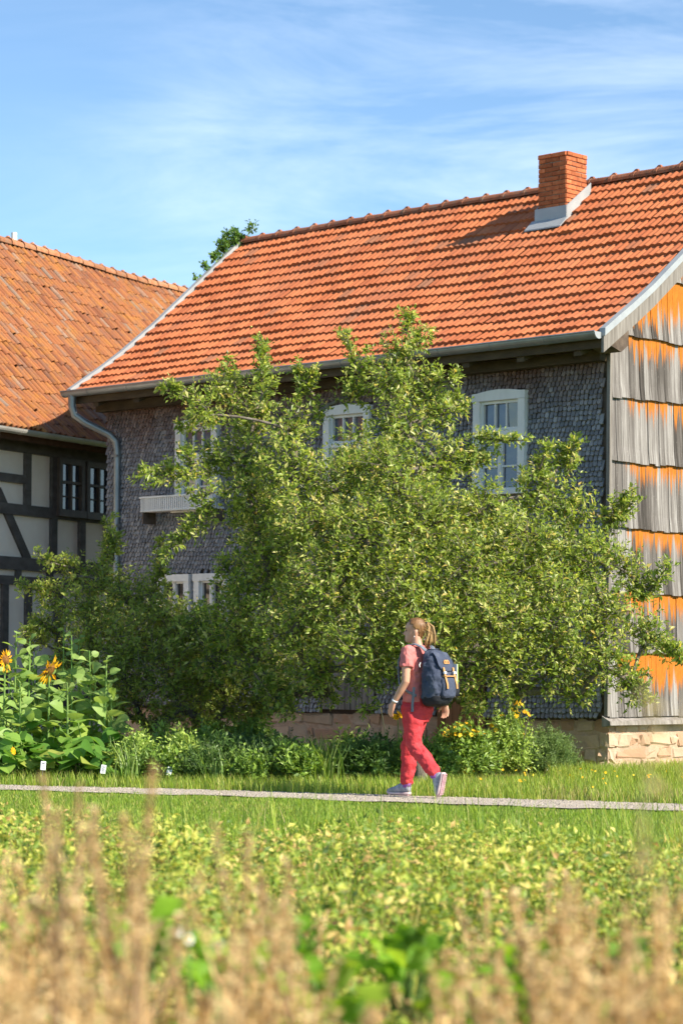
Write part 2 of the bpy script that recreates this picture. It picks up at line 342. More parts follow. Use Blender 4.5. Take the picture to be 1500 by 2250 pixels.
MAT['greywood'] = simple('weathered_grey_wood', [(.3, (.13, .115, .10)), (.55, (.24, .22, .20)), (.8, (.33, .31, .285))], 12, 7, .9, .15, .5, .006, (2, 2, .12), var=.3)
m, n = new_mat('lichen_board'); r = rnd_node(n).outputs[0]
t = n.nodes.new('ShaderNodeTexCoord'); s = n.nodes.new('ShaderNodeSeparateXYZ'); n.links.new(t.outputs['UV'], s.inputs[0])
oi = n.nodes.new('ShaderNodeObjectInfo'); osep = n.nodes.new('ShaderNodeSeparateXYZ'); n.links.new(oi.outputs['Location'], osep.inputs[0])
gr = noise(n, 5, 7, .7, (1, 1, .22), shift=r); streak = noise(n, 2.6, 4, .65, (1, 1, .16), shift=r)
c = ramp(n, [(.36, (.035, .031, .028)), (.46, (.095, .085, .078)), (.56, (.20, .185, .175)), (.68, (.38, .365, .35))])
n.links.new(math_(n, 'ADD', math_(n, 'MULTIPLY', gr, .5), math_(n, 'ADD', math_(n, 'MULTIPLY', streak, .3), math_(n, 'MULTIPLY', r, .20))), c.inputs[0])
hang = math_(n, 'ADD', .74, math_(n, 'MULTIPLY', math_(n, 'SUBTRACT', streak, .5), 1.25))
hang = math_(n, 'SUBTRACT', hang, math_(n, 'MULTIPLY', oi.outputs['Alpha'], 0.0))
hang = math_(n, 'ADD', hang, math_(n, 'MULTIPLY', r, .10))
oc = n.nodes.new('ShaderNodeSeparateColor'); n.links.new(oi.outputs['Color'], oc.inputs[0])
hang = math_(n, 'SUBTRACT', hang, math_(n, 'SUBTRACT', oc.outputs[0], .5))
lf = ramp(n, [(.0, (0, 0, 0)), (.55, (1, 1, 1))]); n.links.new(math_(n, 'MULTIPLY', math_(n, 'SUBTRACT', s.outputs[1], hang), 3.6), lf.inputs[0])
lc = ramp(n, [(.3, (.29, .09, .016)), (.55, (.46, .155, .02)), (.8, (.54, .22, .035))]); n.links.new(noise(n, 22, 5, .7, (1, 1, .5), shift=r), lc.inputs[0])
spk = ramp(n, [(.0, (0, 0, 0)), (.03, (1, 1, 1))])
spk2 = ramp(n, [(.72, (0, 0, 0)), (.76, (.6, .6, .6))]); n.links.new(noise(n, 60, 2, .5, coord='Position'), spk2.inputs[0])
col = mixc(n, spk2.outputs[0], c.outputs[0], (.66, .65, .60)); col = mixc(n, lf.outputs[0], col, lc.outputs[0])
MAT['board'] = finish(m, n, col, .9, .15, gr, .7, .008)
m, n = new_mat('sandstone'); r = rnd_node(n).outputs[0]
c = ramp(n, [(0, (.42, .25, .165)), (.4, (.52, .35, .24)), (.7, (.57, .42, .30)), (1, (.46, .35, .26))]); n.links.new(r, c.inputs[0])
gr = noise(n, 7, 9, .7, shift=r); fine = noise(n, 45, 5, .7)
col = mixc(n, .55, c.outputs[0], mixc(n, 1.0, c.outputs[0], mixc(n, gr, (.35, .33, .32), (1.6, 1.55, 1.5)), 'MULTIPLY'))
MAT['stone'] = finish(m, n, col, .92, .15, mixc(n, .4, gr, fine), .9, .02)
MAT['mortar'] = simple('lime_mortar', [(.3, (.40, .27, .19)), (.7, (.54, .40, .30))], 12, 8, .95, .1, .8, .015, var=0)
MAT['brickm'] = simple('chimney_brick', [(.3, (.36, .10, .045)), (.55, (.48, .15, .06)), (.75, (.54, .24, .12))], 14, 7, .9, .2, .5, .006, var=.55)
MAT['bmortar'] = simple('chimney_mortar', [(.3, (.26, .18, .13)), (.7, (.42, .31, .24))], 20, 6, .95, .1, .5, .006, var=0)
MAT['browndoor'] = simple('brown_door_wood', [(.3, (.16, .075, .035)), (.6, (.26, .13, .06)), (.8, (.33, .18, .09))], 8, 6, .8, .25, .3, .005, (2, 2, .15), var=.25)
# ---- core walls (behind the cladding)
core = box('core_wall', (-LEN, .02, .0), (-.02, WID, 5.1), MAT['oldwood'], house)
bm = bmesh.new(); add_prism(bm, [(.02, 5.1), (WID, 5.1), (WID, 5.35), (2.87, 7.6), (.02, 5.35)], -LEN, -.02, lambda p, t: (t, p[0], p[1])); bm_obj('attic_wall', bm, MAT['oldwood'], house)
# ---- roof deck and tiles
roof = None
bm = bmesh.new()
pts = [(y, roofz(y)-.05) for y in py_]+[(5.74-y, roofz(y)-.05) for y in py_[::-1][1:]]
pts2 = pts+[(y, z-.10) for y, z in pts[::-1]]
add_prism(bm, pts2, XL+.02, XR-.02, lambda p, t: (t, p[0], p[1])); roof = bm_obj('roof', bm, MAT['oldwood'], house)
TW, GA = .205, .255
xs = np.linspace(-1, 1, 13); wave = .009*np.cos(np.pi*2*xs+np.pi)+.004*np.cos(np.pi*xs)   # two rolls
tl = .30; tv = []
for row, (yy, zz) in enumerate(((0, -.042), (0, .022), (tl, -.015))):
    for x, wz in zip(xs, wave): tv.append((x*TW*.5, yy, zz+(wz if row else wz)))
tv = np.array(tv); nx = len(xs); tf = [(i, i+1, nx+i+1, nx+i) for i in range(nx-1)]+[(nx+i, nx+i+1, 2*nx+i+1, 2*nx+i) for i in range(nx-1)]
def arc(py, pz):
    s = np.concatenate([[0], np.cumsum(np.hypot(np.diff(py), np.diff(pz)))]); return s
fy = np.linspace(-.60, 2.87, 300); fz = np.where(fy < py_[0], pz_[0]+(fy-py_[0])*.64, roofz(fy)); fs = arc(fy, fz)
rows = np.arange(0, fs[-1]-.12, GA); cols = np.arange(XL+TW/2, XR-TW/4, TW)
def tile_rows(side, cols, chim=None):
    Ms, Ts = [], []
    for ri, s0 in enumerate(rows):
        y = np.interp(s0, fs, fy); z = np.interp(s0, fs, fz); y1 = np.interp(s0+GA, fs, fy); z1 = np.interp(s0+GA, fs, fz)
        d = np.array([0, y1-y, z1-z]); d /= np.linalg.norm(d); nn = np.array([0, -d[2], d[1]])
        for x in cols:
            if chim and chim(x, y): continue
            jr = random.gauss(0, .012)
            ex = np.array([math.cos(jr), math.sin(jr)*d[1], math.sin(jr)*d[2]]); dd = np.cross(nn, ex)
            sag = .012*math.sin(x*.9+.4)+.006*math.sin(x*2.7+ri)
            T = np.array([x+random.gauss(0, .002), y, z+sag])+nn*random.gauss(.028, .003)
            M = np.stack([ex, dd, nn], 1)
            if side < 0: T[1] = 5.74-T[1]; M = np.stack([-ex*[1, -1, 1], dd*[1, -1, 1], nn*[1, -1, 1]], 1)
            Ms.append(M); Ts.append(T)
    return Ms, Ts
# chimney position: its front corner stands on the roof under the seen foot
def roof_hit(px, py):
    r = ray(px, py)
    for d in np.arange(26, 40, .005):
        p = W(px, py, d); l = ((p[:2]-P0[:2])@UX, (p[:2]-P0[:2])@UY)
        if p[2] <= roofz(l[1]): return l[0], l[1], p[2]
cx, cy, cz = roof_hit(1243, 484)
CW, CD = .47, .44
CTOP = cz+.93
in_ch = lambda x, y: (cx-CW-.02 < x < cx+.02) and (cy-.12 < y < cy+CD)
Ms, Ts = tile_rows(1, cols, in_ch)
place_pieces(tv, np.array(tf), Ms, Ts, 'roof_tile', 'roof_tiles_beyond', MAT['tile'], roof, hw)
Ms, Ts = tile_rows(-1, cols)
V, Fc, r, _ = scatter(tv, np.array(tf), np.array(Ms), np.array(Ts)); o = link('rear_roof_tiles', np_mesh('rear_roof_tiles', V, Fc, r), MAT['tile'], roof); o['kind'] = 'stuff'
# ridge tiles
def ridge_row(x0, x1, step, y, zf, mat, parent, world_len=.4, rad=.105):
    a = np.linspace(-.25, math.pi+.25, 9); V = []
    for xx, rr in ((0, rad*1.07), (.05, rad*1.07), (.055, rad), (step+.05, rad*.93)):
        for q in a: V.append((xx, -math.cos(q)*rr, math.sin(q)*rr*.8))
    Fc = [(i*9+j, (i+1)*9+j, (i+1)*9+j+1, i*9+j+1) for i in range(3) for j in range(8)]
    # raised nose of the collar
    b = len(V); V += [(-.01, -.03, rad*.8), (.07, -.03, rad*.8), (.07, .03, rad*.8), (-.01, .03, rad*.8), (.02, -.02, rad*1.08), (.055, -.02, rad*1.08), (.055, .02, rad*1.08), (.02, .02, rad*1.08)]
    Fc += [(b, b+1, b+5, b+4), (b+1, b+2, b+6, b+5), (b+2, b+3, b+7, b+6), (b+3, b, b+4, b+7), (b+4, b+5, b+6, b+7)]
    me = np_mesh('ridge_tile', np.array(V), np.array(Fc), np.zeros(len(V))); me.materials.append(mat)
    x = x0
    while x < x1-.1:
        o = link('ridge_tile', me, None, parent); o.location = (x, y, zf(x)); o.rotation_euler = (random.gauss(0, .02), random.gauss(0, .012), random.gauss(0, .01)); x += step
ridge_row(XL, XR, .37, 2.87, lambda x: 7.735+.012*math.sin(x*.9+.4), MAT['ridge'], roof)
# verge trim on the far end, barge board on the near gable
def verge(name, x0, x1, top, depth, mat, ext=0, parent=None):
    bm = bmesh.new(); yy = np.concatenate([fy[(fy > -.6)][::12], [2.87]]); yy = np.concatenate([yy, 5.74-yy[::-1][1:]])
    zz = np.where(yy < py_[0], pz_[0]+(yy-py_[0])*.64, roofz(yy)); zz = np.where(yy > 5.74-py_[0], pz_[0]+(5.74-yy-py_[0])*.64, zz)
    prev = None
    for y, z in zip(yy, zz):
        ring = [bm.verts.new(q) for q in ((x0, y, z+top), (x1, y, z+top), (x1, y, z+top-depth), (x0, y, z+top-depth))]
        if prev:
            for i in range(4): bm.faces.new((prev[i], prev[(i+1) % 4], ring[(i+1) % 4], ring[i]))
        else: bm.faces.new(ring)
        prev = ring
    bm.faces.new(prev[::-1]); return bm_obj(name, bm, mat, parent or house)
verge('verge_trim', XL-.06, XL+.02, .085, .07, MAT['flashing'])
verge('verge_board', XL-.03, XL+.015, .01, .17, MAT['greywood'])
verge('barge_board', XR+.0, XR+.035, -.01, .19, MAT['greywood'])
verge('barge_cap', XR-.03, XR+.055, .085, .09, MAT['flashing'])
# ---- chimney with single bricks
chim = box('chimney', (cx-CW+.012, cy+.012, cz-.5), (cx-.012, cy+CD-.012, CTOP-.01), MAT['bmortar'], house)
bl, bh, bd = .215, .062, .10
me_b = None
def brick_mesh(l):
    bm = bmesh.new(); add_box(bm, (0, 0, 0), (l, bd, bh-.010), .004); bmesh.ops.recalc_face_normals(bm, faces=bm.faces); me = bpy.data.meshes.new('brick'); bm.to_mesh(me); bm.free(); me.materials.append(MAT['brickm']); return me
BM = {k: brick_mesh(v) for k, v in dict(f=CW/2-.008, h=CW/4-.008, s=CD/2-.008, q=CD/4-.008).items()}
nrow = int((CTOP-(cz-.30))/bh)+1
for i in range(nrow):
    z = CTOP-(i+1)*bh
    for side in range(4):
        full, Lh = (('f', CW) if side % 2 == 0 else ('s', CD)); half = 'h' if side % 2 == 0 else 'q'
        seq = [full, full] if (i+side) % 2 == 0 else [half, full, half]
        p = 0.0
        for kx in seq:
            l = Lh/2 if kx in 'fs' else Lh/4
            o = link('brick', BM[kx], None, chim)
            pr = random.gauss(.004, .003)+(.012 if i == 0 else 0); zz = z+random.gauss(0, .0015)
            if side == 0: o.location = (cx-CW+p+.004, cy-pr, zz)
            elif side == 1: o.location = (cx+pr, cy+p+.004, zz); o.rotation_euler = (0, 0, math.pi/2)
            elif side == 2: o.location = (cx-p-.004, cy+CD+pr, zz); o.rotation_euler = (0, 0, math.pi)
            else: o.location = (cx-CW-pr, cy+CD-p-.004, zz); o.rotation_euler = (0, 0, -math.pi/2)
            p += l
# flashing: upstand at front and the sides
bm = bmesh.new()
def rz(y): return float(roofz(y))
e = .022
add_prism(bm, [(cy-e, cz+.0), (cy-e, cz+.20), (cy-e-.012, cz+.20), (cy-e-.012, cz)], cx-CW-e-.01, cx+e+.01, lambda p, t: (t, p[0], p[1]))
add_prism(bm, [(cy-e-.005, cz+.05), (cy-.19, rz(cy-.19)+.064), (cy-.19, rz(cy-.19)+.047), (cy-e-.005, cz+.03)], cx-CW-.08, cx+.05, lambda p, t: (t, p[0], p[1]))
for xa, xb, xo in ((cx+e, cx+e+.012, cx+.13), (cx-CW-e-.012, cx-CW-e, cx-CW-.13)):
    add_prism(bm, [(cy-e, cz+.0), (cy+CD+.05, rz(cy+CD+.05)+.0), (cy+CD+.05, rz(cy+CD+.05)+.16), (cy-e, cz+.20)], xa, xb, lambda p, t: (t, p[0], p[1]))
bm_obj('chimney_flashing', bm, MAT['flashing'], house)
# ---- gutter and downpipe
GY, GZ, GR = -.64, 5.12, .082
bm = bmesh.new(); a = np.linspace(math.pi, 2*math.pi, 11)
pr = [(GY+GR*math.cos(q), GZ+GR*math.sin(q)) for q in a]+[(GY+(GR-.012)*math.cos(q), GZ+(GR-.012)*math.sin(q)) for q in a[::-1]]
add_prism(bm, pr, XL-.05, XR+.0, lambda p, t: (t, p[0], p[1]+(.0))); gut = bm_obj('gutter', bm, MAT['zinc'], house)
for x in (XL-.05, XR-.004):
    bm = bmesh.new(); add_prism(bm, [(GY+(GR-.002)*math.cos(q), GZ+(GR-.002)*math.sin(q)) for q in a], x, x+.006, lambda p, t: (t, p[0], p[1])); bm_obj('end_cap', bm, MAT['flashing'], gut)
tubes_obj('gutter_bead', [([(x, GY-GR, GZ) for x in (XL-.05, -4, XR)], .011)], MAT['zinc'], gut, 6)
x = XL+.5
while x < XR:
    bm = bmesh.new(); add_prism(bm, [(GY+(GR+.004)*math.cos(q), GZ+(GR+.004)*math.sin(q)) for q in a]+[(GY+(GR-.001)*math.cos(q), GZ+(GR-.001)*math.sin(q)) for q in a[::-1]], x, x+.03, lambda p, t: (t, p[0], p[1])); bm_obj('gutter_bracket', bm, MAT['zinc'], gut); x += .82
dx = XL+.12
tubes_obj('downpipe', [([(dx, GY, GZ-.06), (dx, GY, GZ-.22), (dx+.02, GY+.03, GZ-.34), (dx+.10, GY+.16, GZ-.44), (dx+.30, GY+.44, GZ-.60), (dx+.36, GY+.52, GZ-.70), (dx+.37, GY+.535, GZ-.85), (dx+.37, GY+.535, 2.5), (dx+.37, GY+.535, .1)], [.062, .055, .052, .052, .052, .052, .052, .052, .052])], MAT['zinc'], house, 12)
for z in (1.4, 3.2, 4.2):
    box('pipe_clamp', (dx+.31, GY+.47, z), (dx+.43, GY+.64, z+.03), MAT['zinc'], house)
# ---- eave timbers
x = -LEN+.2
while x < 0:
    bm = bmesh.new(); add_prism(bm, [(-.50, 5.0), (.1, 5.27), (.1, 5.14), (-.50, 4.89)], x, x+.11, lambda p, t: (t, p[0], p[1])); bm_obj('rafter_tail', bm, MAT['eavewood'], house); x += .86
box('fascia_board', (XL+.05, -.54, 4.95), (XR-.02, -.515, 5.06), MAT['eavewood'], house)
box('eave_beam', (-LEN-.1, -.20, 4.86), (-.01, -.05, 4.985), MAT['eavewood'], house)
box('soffit_board', (-LEN-.1, -.36, 4.99), (-.01, -.23, 5.012), MAT['eavewood'], house)
bm = bmesh.new(); add_prism(bm, [(-.52, 5.02), (-.06, 5.30), (-.06, 5.02), (-.2, 4.93)], -.005, XR-.005, lambda p, t: (t, p[0], p[1])); bm_obj('eave_box_end', bm, MAT['oldwood'], house)
# ---- windows
WIN = [(-2.03, -1.21, 3.40, 4.60), (-4.60, -3.78, 3.40, 4.60), (-7.46, -6.63, 3.40, 4.60), (-7.82, -7.16, 1.45, 2.49), (-7.06, -6.42, 1.45, 2.49), (-2.02, -1.2, 2.0, 3.02)]
def window(x0, x1, z0, z1, arch, lower, mt, pane, fw=.105, curtain=0):
    bm = bmesh.new(); yo, yi = -.125, -.02
    if arch:
        xs_ = np.linspace(x0-.012, x1+.012, 11); top = [(x, z1+.008+.034*max(0, math.cos((x-(x0+x1)/2)/(x1-x0)*3.6))) for x in xs_]
        add_prism(bm, [(x0-.012, z1-.09)]+top+[(x1+.012, z1-.09)], yo-.012, yi, lambda p, t: (p[0], t, p[1]))
    else: add_box(bm, (x0-.01, yo-.012, z1-.10), (x1+.01, yi, z1+.0))
    add_box(bm, (x0, yo, z0), (x0+fw, yi, z1-.092)); add_box(bm, (x1-fw, yo, z0), (x1, yi, z1-.092))
    add_box(bm, (x0-.03, yo-.05, z0-.05), (x1+.03, yi, z0-.002))
    fr = bm_obj('window', bm, mt, house)
    ax0, ax1, az0, az1 = x0+fw, x1-fw, z0, z1-.092
    y0, y1 = -.085, -.035
    def bar(lo, hi, nm='glazing_bar'): box(nm, lo, hi, mt, fr)
    s = .035
    zt = az1-(az1-az0)*.36 if lower else az1
    # sash frames
    def sash(a, b, c, d):
        bm = bmesh.new()
        add_box(bm, (a, y0, c), (a+s, y1, d)); add_box(bm, (b-s, y0, c), (b, y1, d)); add_box(bm, (a+s, y0+.001, c), (b-s, y1, c+s)); add_box(bm, (a+s, y0+.001, d-s), (b-s, y1, d))
        bm_obj('sash', bm, mt, fr)
    def paneat(a, b, c, d):
        bm = bmesh.new(); t1, t2 = random.gauss(0, .004), random.gauss(0, .004)
        v = [bm.verts.new(q) for q in ((a, y1-.012+t1, c), (b, y1-.012-t1, c), (b, y1-.012-t1+t2, d), (a, y1-.012+t1+t2, d))]; bm.faces.new(v)
        v2 = [bm.verts.new((q.co.x, y1-.006+t1*0, q.co.z)) for q in v]; bm.faces.new(v2)
        bm_obj('pane', bm, pane, fr)
    if lower:
        bar((ax0-.002, y0-.025, zt-.03), (ax1+.002, y1, zt+.03), 'transom')
        sash(ax0, ax1, zt+.03, az1); w3 = (ax1-ax0-2*s)/3
        for i in (1, 2): bar((ax0+s+i*w3-.011, y0+.006, zt+.03+s), (ax0+s+i*w3+.011, y1, az1-s))
        for i in range(3): paneat(ax0+s+i*w3+.004, ax0+s+(i+1)*w3-.004, zt+.03+s-.004, az1-s+.004)
    mid = (ax0+ax1)/2; zb = zt-.03 if lower else zt
    for a, b in ((ax0, mid-.003), (mid+.003, ax1)):
        sash(a, b, az0, zb); zm = az0+(zb-az0)*.44
        if lower:
            bar((a+s, y0+.006, zm-.011), (b-s, y1, zm+.011)); paneat(a+s-.003, b-s+.003, az0+s-.003, zm-.008); paneat(a+s-.003, b-s+.003, zm+.008, zb-s+.003)
        else: paneat(a+s-.003, b-s+.003, az0+s-.003, zb-s+.003)
    bar((mid-.022, y0-.012, az0+.005), (mid+.022, y0+.002, zb-.004), 'meeting_stile')
    return fr
for i, (x0, x1, z0, z1) in enumerate(WIN):
    if i < 3: window(x0, x1, z0, z1, True, True, MAT['white'], MAT['pane'])
    elif i < 5: window(x0, x1, z0, z1, False, False, MAT['white'], MAT['pane_dark'])
    else: window(x0, x1, z0, z1, False, False, MAT['browndoor'], MAT['pane_dark'])
# grey boarded hatch and brown door low on the facade
def boards(name, x0, x1, z0, z1, mat, w=.11, yo=-.085):
    bm = bmesh.new(); add_box(bm, (x0, -.045, z0), (x1, -.02, z1)); o = bm_obj(name, bm, MAT['oldwood'], house)
    k = int(round((x1-x0)/w)); ww = (x1-x0)/k
    for i in range(k):
        box('plank', (x0+i*ww+.003, yo+random.uniform(0, .01), z0), (x0+(i+1)*ww-.003, -.047, z1+random.gauss(0, .006)), mat, o, bev=.003)
    return o
boards('hatch', -4.64, -3.7, .66, 1.55, MAT['greywood'])
boards('door', -2.62, -1.85, .30, 2.0, MAT['browndoor'], .13)
box('door_step', (-2.8, -.55, 0), (-1.7, -.02, .17), MAT['stone'], house, bev=.02)
HOLES = [(x0-.01, x1+.01, z0-.05, z1+.04) for x0, x1, z0, z1 in WIN]+[(-4.66, -3.68, .6, 1.56), (-2.64, -1.83, .0, 2.0)]
# ---- flower box under the far upper window
fb = box('planter_box', (-7.93, -.34, 3.365), (-6.45, -.13, 3.395), MAT['white'], house)
x = -7.92
while x < -6.46:
    box('slat', (x, -.345, 3.37), (x+.024, -.33, 3.56), MAT['white'], fb); x += .042
box('planter_rail', (-7.94, -.355, 3.555), (-6.44, -.325, 3.58), MAT['white'], fb)
for x in (-7.9, -6.5): box('planter_bracket', (x, -.33, 3.2), (x+.02, -.09, 3.363), MAT['oldwood'], fb)
for y in np.arange(-.32, -.13, .045): box('slat', (-7.935, y, 3.37), (-7.921, y+.024, 3.555), MAT['white'], fb)
# ---- shingle cladding
fac = box('facade_wall', (-LEN, -.030, .66), (-.005, -.0, 5.02), MAT['oldwood'], house)
SW, SR = .064, .062
Ms, Ts = [], []
zrow = .63; ri = 0
while zrow < 5.0:
    x = -LEN-.02+(SW/2 if ri % 2 else 0)+random.uniform(-.008, .008)
    warp = lambda x: .012*math.sin(x*1.7+zrow)+.02*math.sin(x*.6+zrow*.4)
    while x < .0:
        z = zrow+warp(x)+random.gauss(0, .006)
        if x < -.11 and not any(a < x+SW/2 < b and c < z+.05 < d for a, b, c, d in HOLES):
            wz = SW*random.uniform(.64, .82); tl_ = random.gauss(.42, .06)+.35*max(0, (.85-z)); rl = random.gauss(0, .025); yw = random.gauss(.10, .07)
            if random.random() < .025: rl += random.gauss(0, .2)
            M = Matrix.Rotation(rl, 3, 'Y') @ Matrix.Rotation(yw, 3, 'Z') @ Matrix.Rotation(-tl_, 3, 'X') @ Matrix.Diagonal((wz, 1, random.uniform(.9, 1.12)))
            Ms.append(np.array(M)); Ts.append((x+SW/2, -.062-.10*max(0, .85-z), z))
        x += SW*random.uniform(.97, 1.05)
    zrow += SR; ri += 1
h = .125; tk = .020; hx = .5
sv_ = np.array([(-.5, -tk, .012), (-.1, -tk, -.004), (.5, -tk, 0), (.5, 0, 0), (-.1, 0, -.004), (-.5, 0, .012), (-.5, -tk, h), (.5, -tk, h), (.5, 0, h), (-.5, 0, h)], float)
sf_ = np.array([(0, 1, 7, 6), (1, 2, 7, 7), (2, 3, 8, 7), (5, 0, 6, 9), (0, 5, 4, 1), (1, 4, 3, 2)])
sf3 = []
for f in sf_:
    f = list(f)
    if f[2] == f[3]: sf3.append(f[:3])
    else: sf3 += [[f[0], f[1], f[2]], [f[0], f[2], f[3]]]
place_pieces(sv_, np.array(sf3), np.array(Ms), np.array(Ts), 'shingle', 'shingles_beyond', MAT['shingle'], fac, hw, keep=np.array([t[2] > 2.6 for t in Ts]))
# far gable shingles are out of sight: plain boards there
box('end_wall', (-LEN-.03, 0, .6), (-LEN-.001, WID, 5.1), MAT['greywood'], house)
# ---- gable boards in courses, each course lapping over the next
gab = box('gable_wall', (-.019, .0, .66), (-.004, WID, 5.1), MAT['oldwood'], house)
courses = [.64, 1.40, 2.14, 2.91, 3.70, 4.46, 5.19, 5.95, 6.7]
bvs = []
for zz, xo in ((0, .052), (.2, .034), (.55, .022), (1, .012)):
    for yy in (0, .33, .67, 1): bvs.append((xo+(.0012 if yy in (.33, .67) else 0), yy, zz))
nb = len(bvs); bvs += [(x-.016, y, z) for x, y, z in bvs]
bf = [(r_*4+j, r_*4+j+1, (r_+1)*4+j+1, (r_+1)*4+j) for r_ in range(3) for j in range(3)]
bf += [(nb+j+1, nb+j, j, j+1)[::-1] for j in range(3)]
bf += [(r_*4, (r_+1)*4, nb+(r_+1)*4, nb+r_*4) for r_ in range(3)]+[(r_*4+3, nb+r_*4+3, nb+(r_+1)*4+3, (r_+1)*4+3) for r_ in range(3)]
buv = [(y, z) for x, y, z in bvs]
me_bd = np_mesh('board', np.array(bvs), np.array(bf), np.zeros(len(bvs)), buv); me_bd.materials.append(MAT['board'])
for ci in range(len(courses)-1):
    z0 = courses[ci]; hgt = courses[ci+1]-z0+.10; y = -.03
    while y < WID:
        bw = random.choice((.09, .11, .13, .17))*random.uniform(.9, 1.1) if y < 2.6 else random.uniform(.2, .3)
        zr = min(float(roofz(max(0, y))), float(roofz(min(WID, y+bw))))
        if z0 < zr-.1:
            o = link('board', me_bd, None, gab); hh = min(hgt, zr-z0-.02)
            o.location = (random.gauss(0, .003), y, z0+random.gauss(0, .006)+.014*math.sin(y*2+ci)); o.scale = (1, bw-.003, hh)
            o.rotation_euler = (random.gauss(0, .003), 0, random.gauss(0, .022))
            base = {0: 1.05, 1: .82, 2: .70, 3: .68, 4: .66, 5: .74, 6: 1.25, 7: 1.4}[ci]
            near = min(1, max(0, (y+.05)/.45)); ext = base*(.25+.75*near)
            o.color = (.5+(ext-.5)*.75, 0, 0, 1)
        y += bw
box('corner_board', (-.004, -.075, .66), (.045, -.031, 5.0), MAT['greywood'], house)
bm = bmesh.new(); add_prism(bm, [(-.02, .665), (.10, .60), (.11, .555), (-.02, .535)], -.10, WID, lambda p, t: (p[0], t, p[1])); bm_obj('sill_beam', bm, MAT['greywood'], house)
# ---- stone plinth, stone by stone
pl = box('plinth', (-LEN+.01, .014, -.1), (-.014, WID-.01, .60), MAT['mortar'], house)
def stone(parent, o, du, L_, z, hh, d=.13):
    bm = bmesh.new(); v = add_box(bm, (0, 0, 0), (L_, d, hh), min(.022, hh*.2))
    for q in bm.verts: q.co += Vector((random.gauss(0, .016), random.gauss(0, .009), random.gauss(0, .014)))
    bmesh.ops.subdivide_edges(bm, edges=[e for e in bm.edges if e.calc_length() > .15], cuts=1)
    for q in bm.verts: q.co += Vector((random.gauss(0, .003), random.gauss(0, .006), random.gauss(0, .003)))
    ob = bm_obj('stone', bm, MAT['stone'], parent); ob.location = o; ob.rotation_euler = (0, 0, du); return ob
for side in (0, 1):
    lim = LEN if side == 0 else WID
    z = -.06
    hs = [.20, .17, .15, .155]; random.shuffle(hs)
    for rI, hh in enumerate(hs):
        p = 0.0
        while p < lim-.05:
            l = random.choice((.16, .22, .3, .42, .6))*random.uniform(.85, 1.15); l = min(l, lim-p)
            if lim-p-l < .12: l = lim-p
            off = random.gauss(0, .012); h2 = hh*random.choice((.72, .9, .97, 1.04))
            if side == 0: stone(pl, (-LEN+p+.006, .0+off*.6, z), 0, l-.018, z, h2)
            else: stone(pl, (-.0+off*.6, p+.006, z), math.pi/2, l-.018, z, h2)
            p += l
        z += hh
# ================================================================ half-timbered neighbour
LD = nrm(np.array([.46, .887])); LA = math.atan2(LD[1], LD[0]); LN = np.array([-LD[1], LD[0]])
E0 = W(235, 1462, 37.0)[:2]
def lh(Lc):
    Lc = np.asarray(Lc, float); o = np.empty_like(Lc); o[..., :2] = E0+Lc[..., :1]*LD+Lc[..., 1:2]*LN; o[..., 2] = Lc[..., 2]; return o
def on_wall(px, py, y0=0):
    r = ray(px, py); d = (y0+E0@LN)/(r[:2]@LN); p = W(px, py, d); return float((p[:2]-E0)@LD), float(p[2])
lhouse = empty('half_timbered_house', (E0[0], E0[1], 0), LA)
tag(lhouse, 'half-timbered house with cream plaster panels, dark beams and steep lichen-stained tiled roof', 'house')
MAT['plaster'] = simple('cream_plaster', [(.3, (.84, .71, .58)), (.6, (.90, .78, .65)), (.8, (.92, .81, .69))], 2.5, 8, .95, .1, .25, .01, var=0)
MAT['beam'] = simple('dark_timber_beam', [(.3, (.075, .063, .055)), (.6, (.125, .108, .095)), (.8, (.17, .15, .13))], 8, 7, .85, .2, .4, .006, (.5, 1, 1), var=.25)
MAT['brownframe'] = simple('brown_window_frame', [(.3, (.07, .05, .042)), (.7, (.12, .088, .07))], 6, 5, .6, .3, .2, .004, var=.1)
m, n = new_mat('old_pantile'); r = rnd_node(n).outputs[0]
c = ramp(n, [(0, (.20, .075, .04)), (.2, (.29, .11, .05)), (.5, (.35, .145, .055)), (.74, (.31, .115, .05)), (.9, (.24, .105, .06)), (.97, (.31, .20, .14)), (1, (.20, .15, .12))]); n.links.new(r, c.inputs[0])
li = ramp(n, [(.5, (0, 0, 0)), (.68, (1, 1, 1))]); n.links.new(noise(n, 2.4, 7, .7, coord='Position'), li.inputs[0])
dk = ramp(n, [(.50, (0, 0, 0)), (.66, (.85, .85, .85))]); n.links.new(noise(n, 6, 8, .8, coord='Position'), dk.inputs[0])
fine = noise(n, 40, 5, .7, shift=r)
col = mixc(n, math_(n, 'MULTIPLY', li.outputs[0], .55), c.outputs[0], (.42, .19, .03)); col = mixc(n, dk.outputs[0], col, (.16, .10, .075))
MAT['pantile'] = finish(m, n, col, .9, .15, fine, .5, .006)
EZ, RUN, TP = 4.62, 3.3, 1.2
SX0, SX1 = -7.5, 8.2
box('plaster_wall', (SX0+.2, .03, 0), (SX1-.2, 6.4, EZ), MAT['plaster'], lhouse)
bm = bmesh.new(); add_prism(bm, [(0.03, EZ), (6.6, EZ), (3.3, EZ+3.3*1.03-.1)], SX0+.2, SX1-.2, lambda p, t: (t, p[0], p[1])); bm_obj('attic_wall', bm, MAT['beam'], lhouse)
